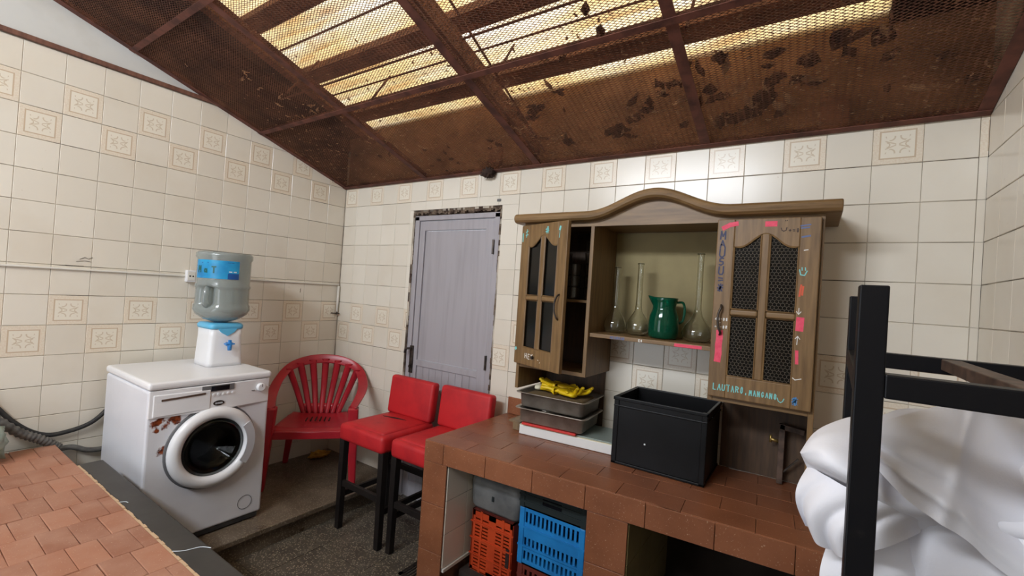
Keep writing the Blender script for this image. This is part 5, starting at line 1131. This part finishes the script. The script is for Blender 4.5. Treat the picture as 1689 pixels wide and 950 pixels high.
def leaf(x, y, s, me, where):
    o = bpy.data.objects.new('dead_leaf', me); COL.objects.link(o)
    o.matrix_world = MC @ Matrix.Translation((x, y, 0.003)) @ Matrix.Rotation(random.uniform(0, 2 * PI), 4, 'Z') @ Matrix.Scale(s, 4)
    tone = 'pale' if me.materials[0] == M['leaf_pale'] else 'dark'
    tag(o, tone + ' curled dead leaf on the ceiling mesh ' + where, 'leaf', tone + ' dead leaves ' + where)
for (cx_, cy_, n_, sp, s, wh) in ((2.05, -0.20, 5, 0.05, 1.4, 'left of the cupboard crown'), (2.38, -0.16, 7, 0.05, 1.5, 'above the cupboard crown'), (2.50, -0.30, 7, 0.06, 1.3, 'above the cupboard crown'), (2.80, -0.13, 8, 0.06, 1.8, 'just right of the right frame bar'), (2.95, -0.20, 9, 0.07, 1.8, 'just right of the right frame bar'), (3.05, -0.33, 7, 0.06, 1.4, 'towards the right wall'), (2.75, -0.35, 6, 0.06, 1.3, 'beside the right frame bar'), (2.62, -0.42, 6, 0.08, 1.2, 'beside the right frame bar'), (3.2, -0.42, 7, 0.08, 1.5, 'towards the right wall'), (1.95, -0.45, 7, 0.05, 1.4, 'beside the middle frame bar'), (1.65, -0.25, 4, 0.08, 0.9, 'above the door'), (1.3, -0.22, 5, 0.10, 0.8, 'above the door'), (2.2, -0.50, 4, 0.15, 0.9, 'at the lower edge of the bright sheet'), (2.9, -0.5, 6, 0.12, 1.3, 'at the lower edge of the bright sheet'), (3.40, -0.25, 5, 0.1, 1.3, 'towards the right wall'), (1.2, -0.12, 5, 0.1, 0.8, 'above the door'), (0.75, -0.35, 6, 0.14, 0.8, 'near the left corner'), (2.35, -0.75, 4, 0.15, 1.0, 'on the bright part between the bars')):
    for _ in range(n_): leaf(cx_ + random.gauss(0, sp), min(-0.03, cy_ + random.gauss(0, sp * 0.6)), s * random.uniform(0.6, 1.2), random.choice(LM_), wh)
pale = [m for m in LM_ if m.materials[0] == M['leaf_pale']]
for (cx_, cy_, n_, sp, wh) in ((0.45, -1.05, 7, 0.10, 'high along the left wall'), (0.60, -0.78, 8, 0.08, 'by the cross bar near the left wall'), (0.85, -0.45, 6, 0.10, 'near the left corner'), (1.05, -0.30, 5, 0.08, 'near the left corner'), (1.88, -0.35, 5, 0.04, 'beside the middle frame bar')):
    for _ in range(n_): leaf(cx_ + random.gauss(0, sp), cy_ + random.gauss(0, sp * 0.6), random.uniform(0.4, 1.0), random.choice(pale), wh)
lit = MB()
for _ in range(1500):
    x = random.uniform(0.05, 3.6); y = -abs(random.gauss(0, 0.45)) - 0.02
    if y < -1.3: continue
    a = random.uniform(0, 2 * PI); l = random.uniform(0.003, 0.014); w = random.uniform(0.0015, 0.006); ca, sa = math.cos(a), math.sin(a)
    p = [MC @ Vector((x + ca * u * l - sa * v * w, y + sa * u * l + ca * v * w, 0.003 + random.uniform(0, .004))) for u, v in ((-1, -1), (1, -0.6), (0.8, 1), (-0.7, 0.8))]
    lit.add(p, [(0, 1, 2, 3)])
tag(lit.build('leaf_litter', 'leaf_pale', None, fix=False, org=(1.8, -0.3, 2.3)), 'fine pale leaf litter scattered over the ceiling mesh', 'litter', None, 'stuff')
lump('mud_nest', (1.462, -0.035, 2.195), (0.042, 0.032, 0.028), 'nest', 'dark mud nest hanging at the ceiling edge above the door', 'nest', 0.5, 30, 3, 3.0)
tag(MB().box(1.520, 1.548, -0.006, 0.0, 2.020, 2.036).build('wall_plug', 'bin_grey', None, bevel=0.002, org=(1.534, 0, 2.02)), 'tiny grey wall plate on the tiles above the door', 'wall plate')
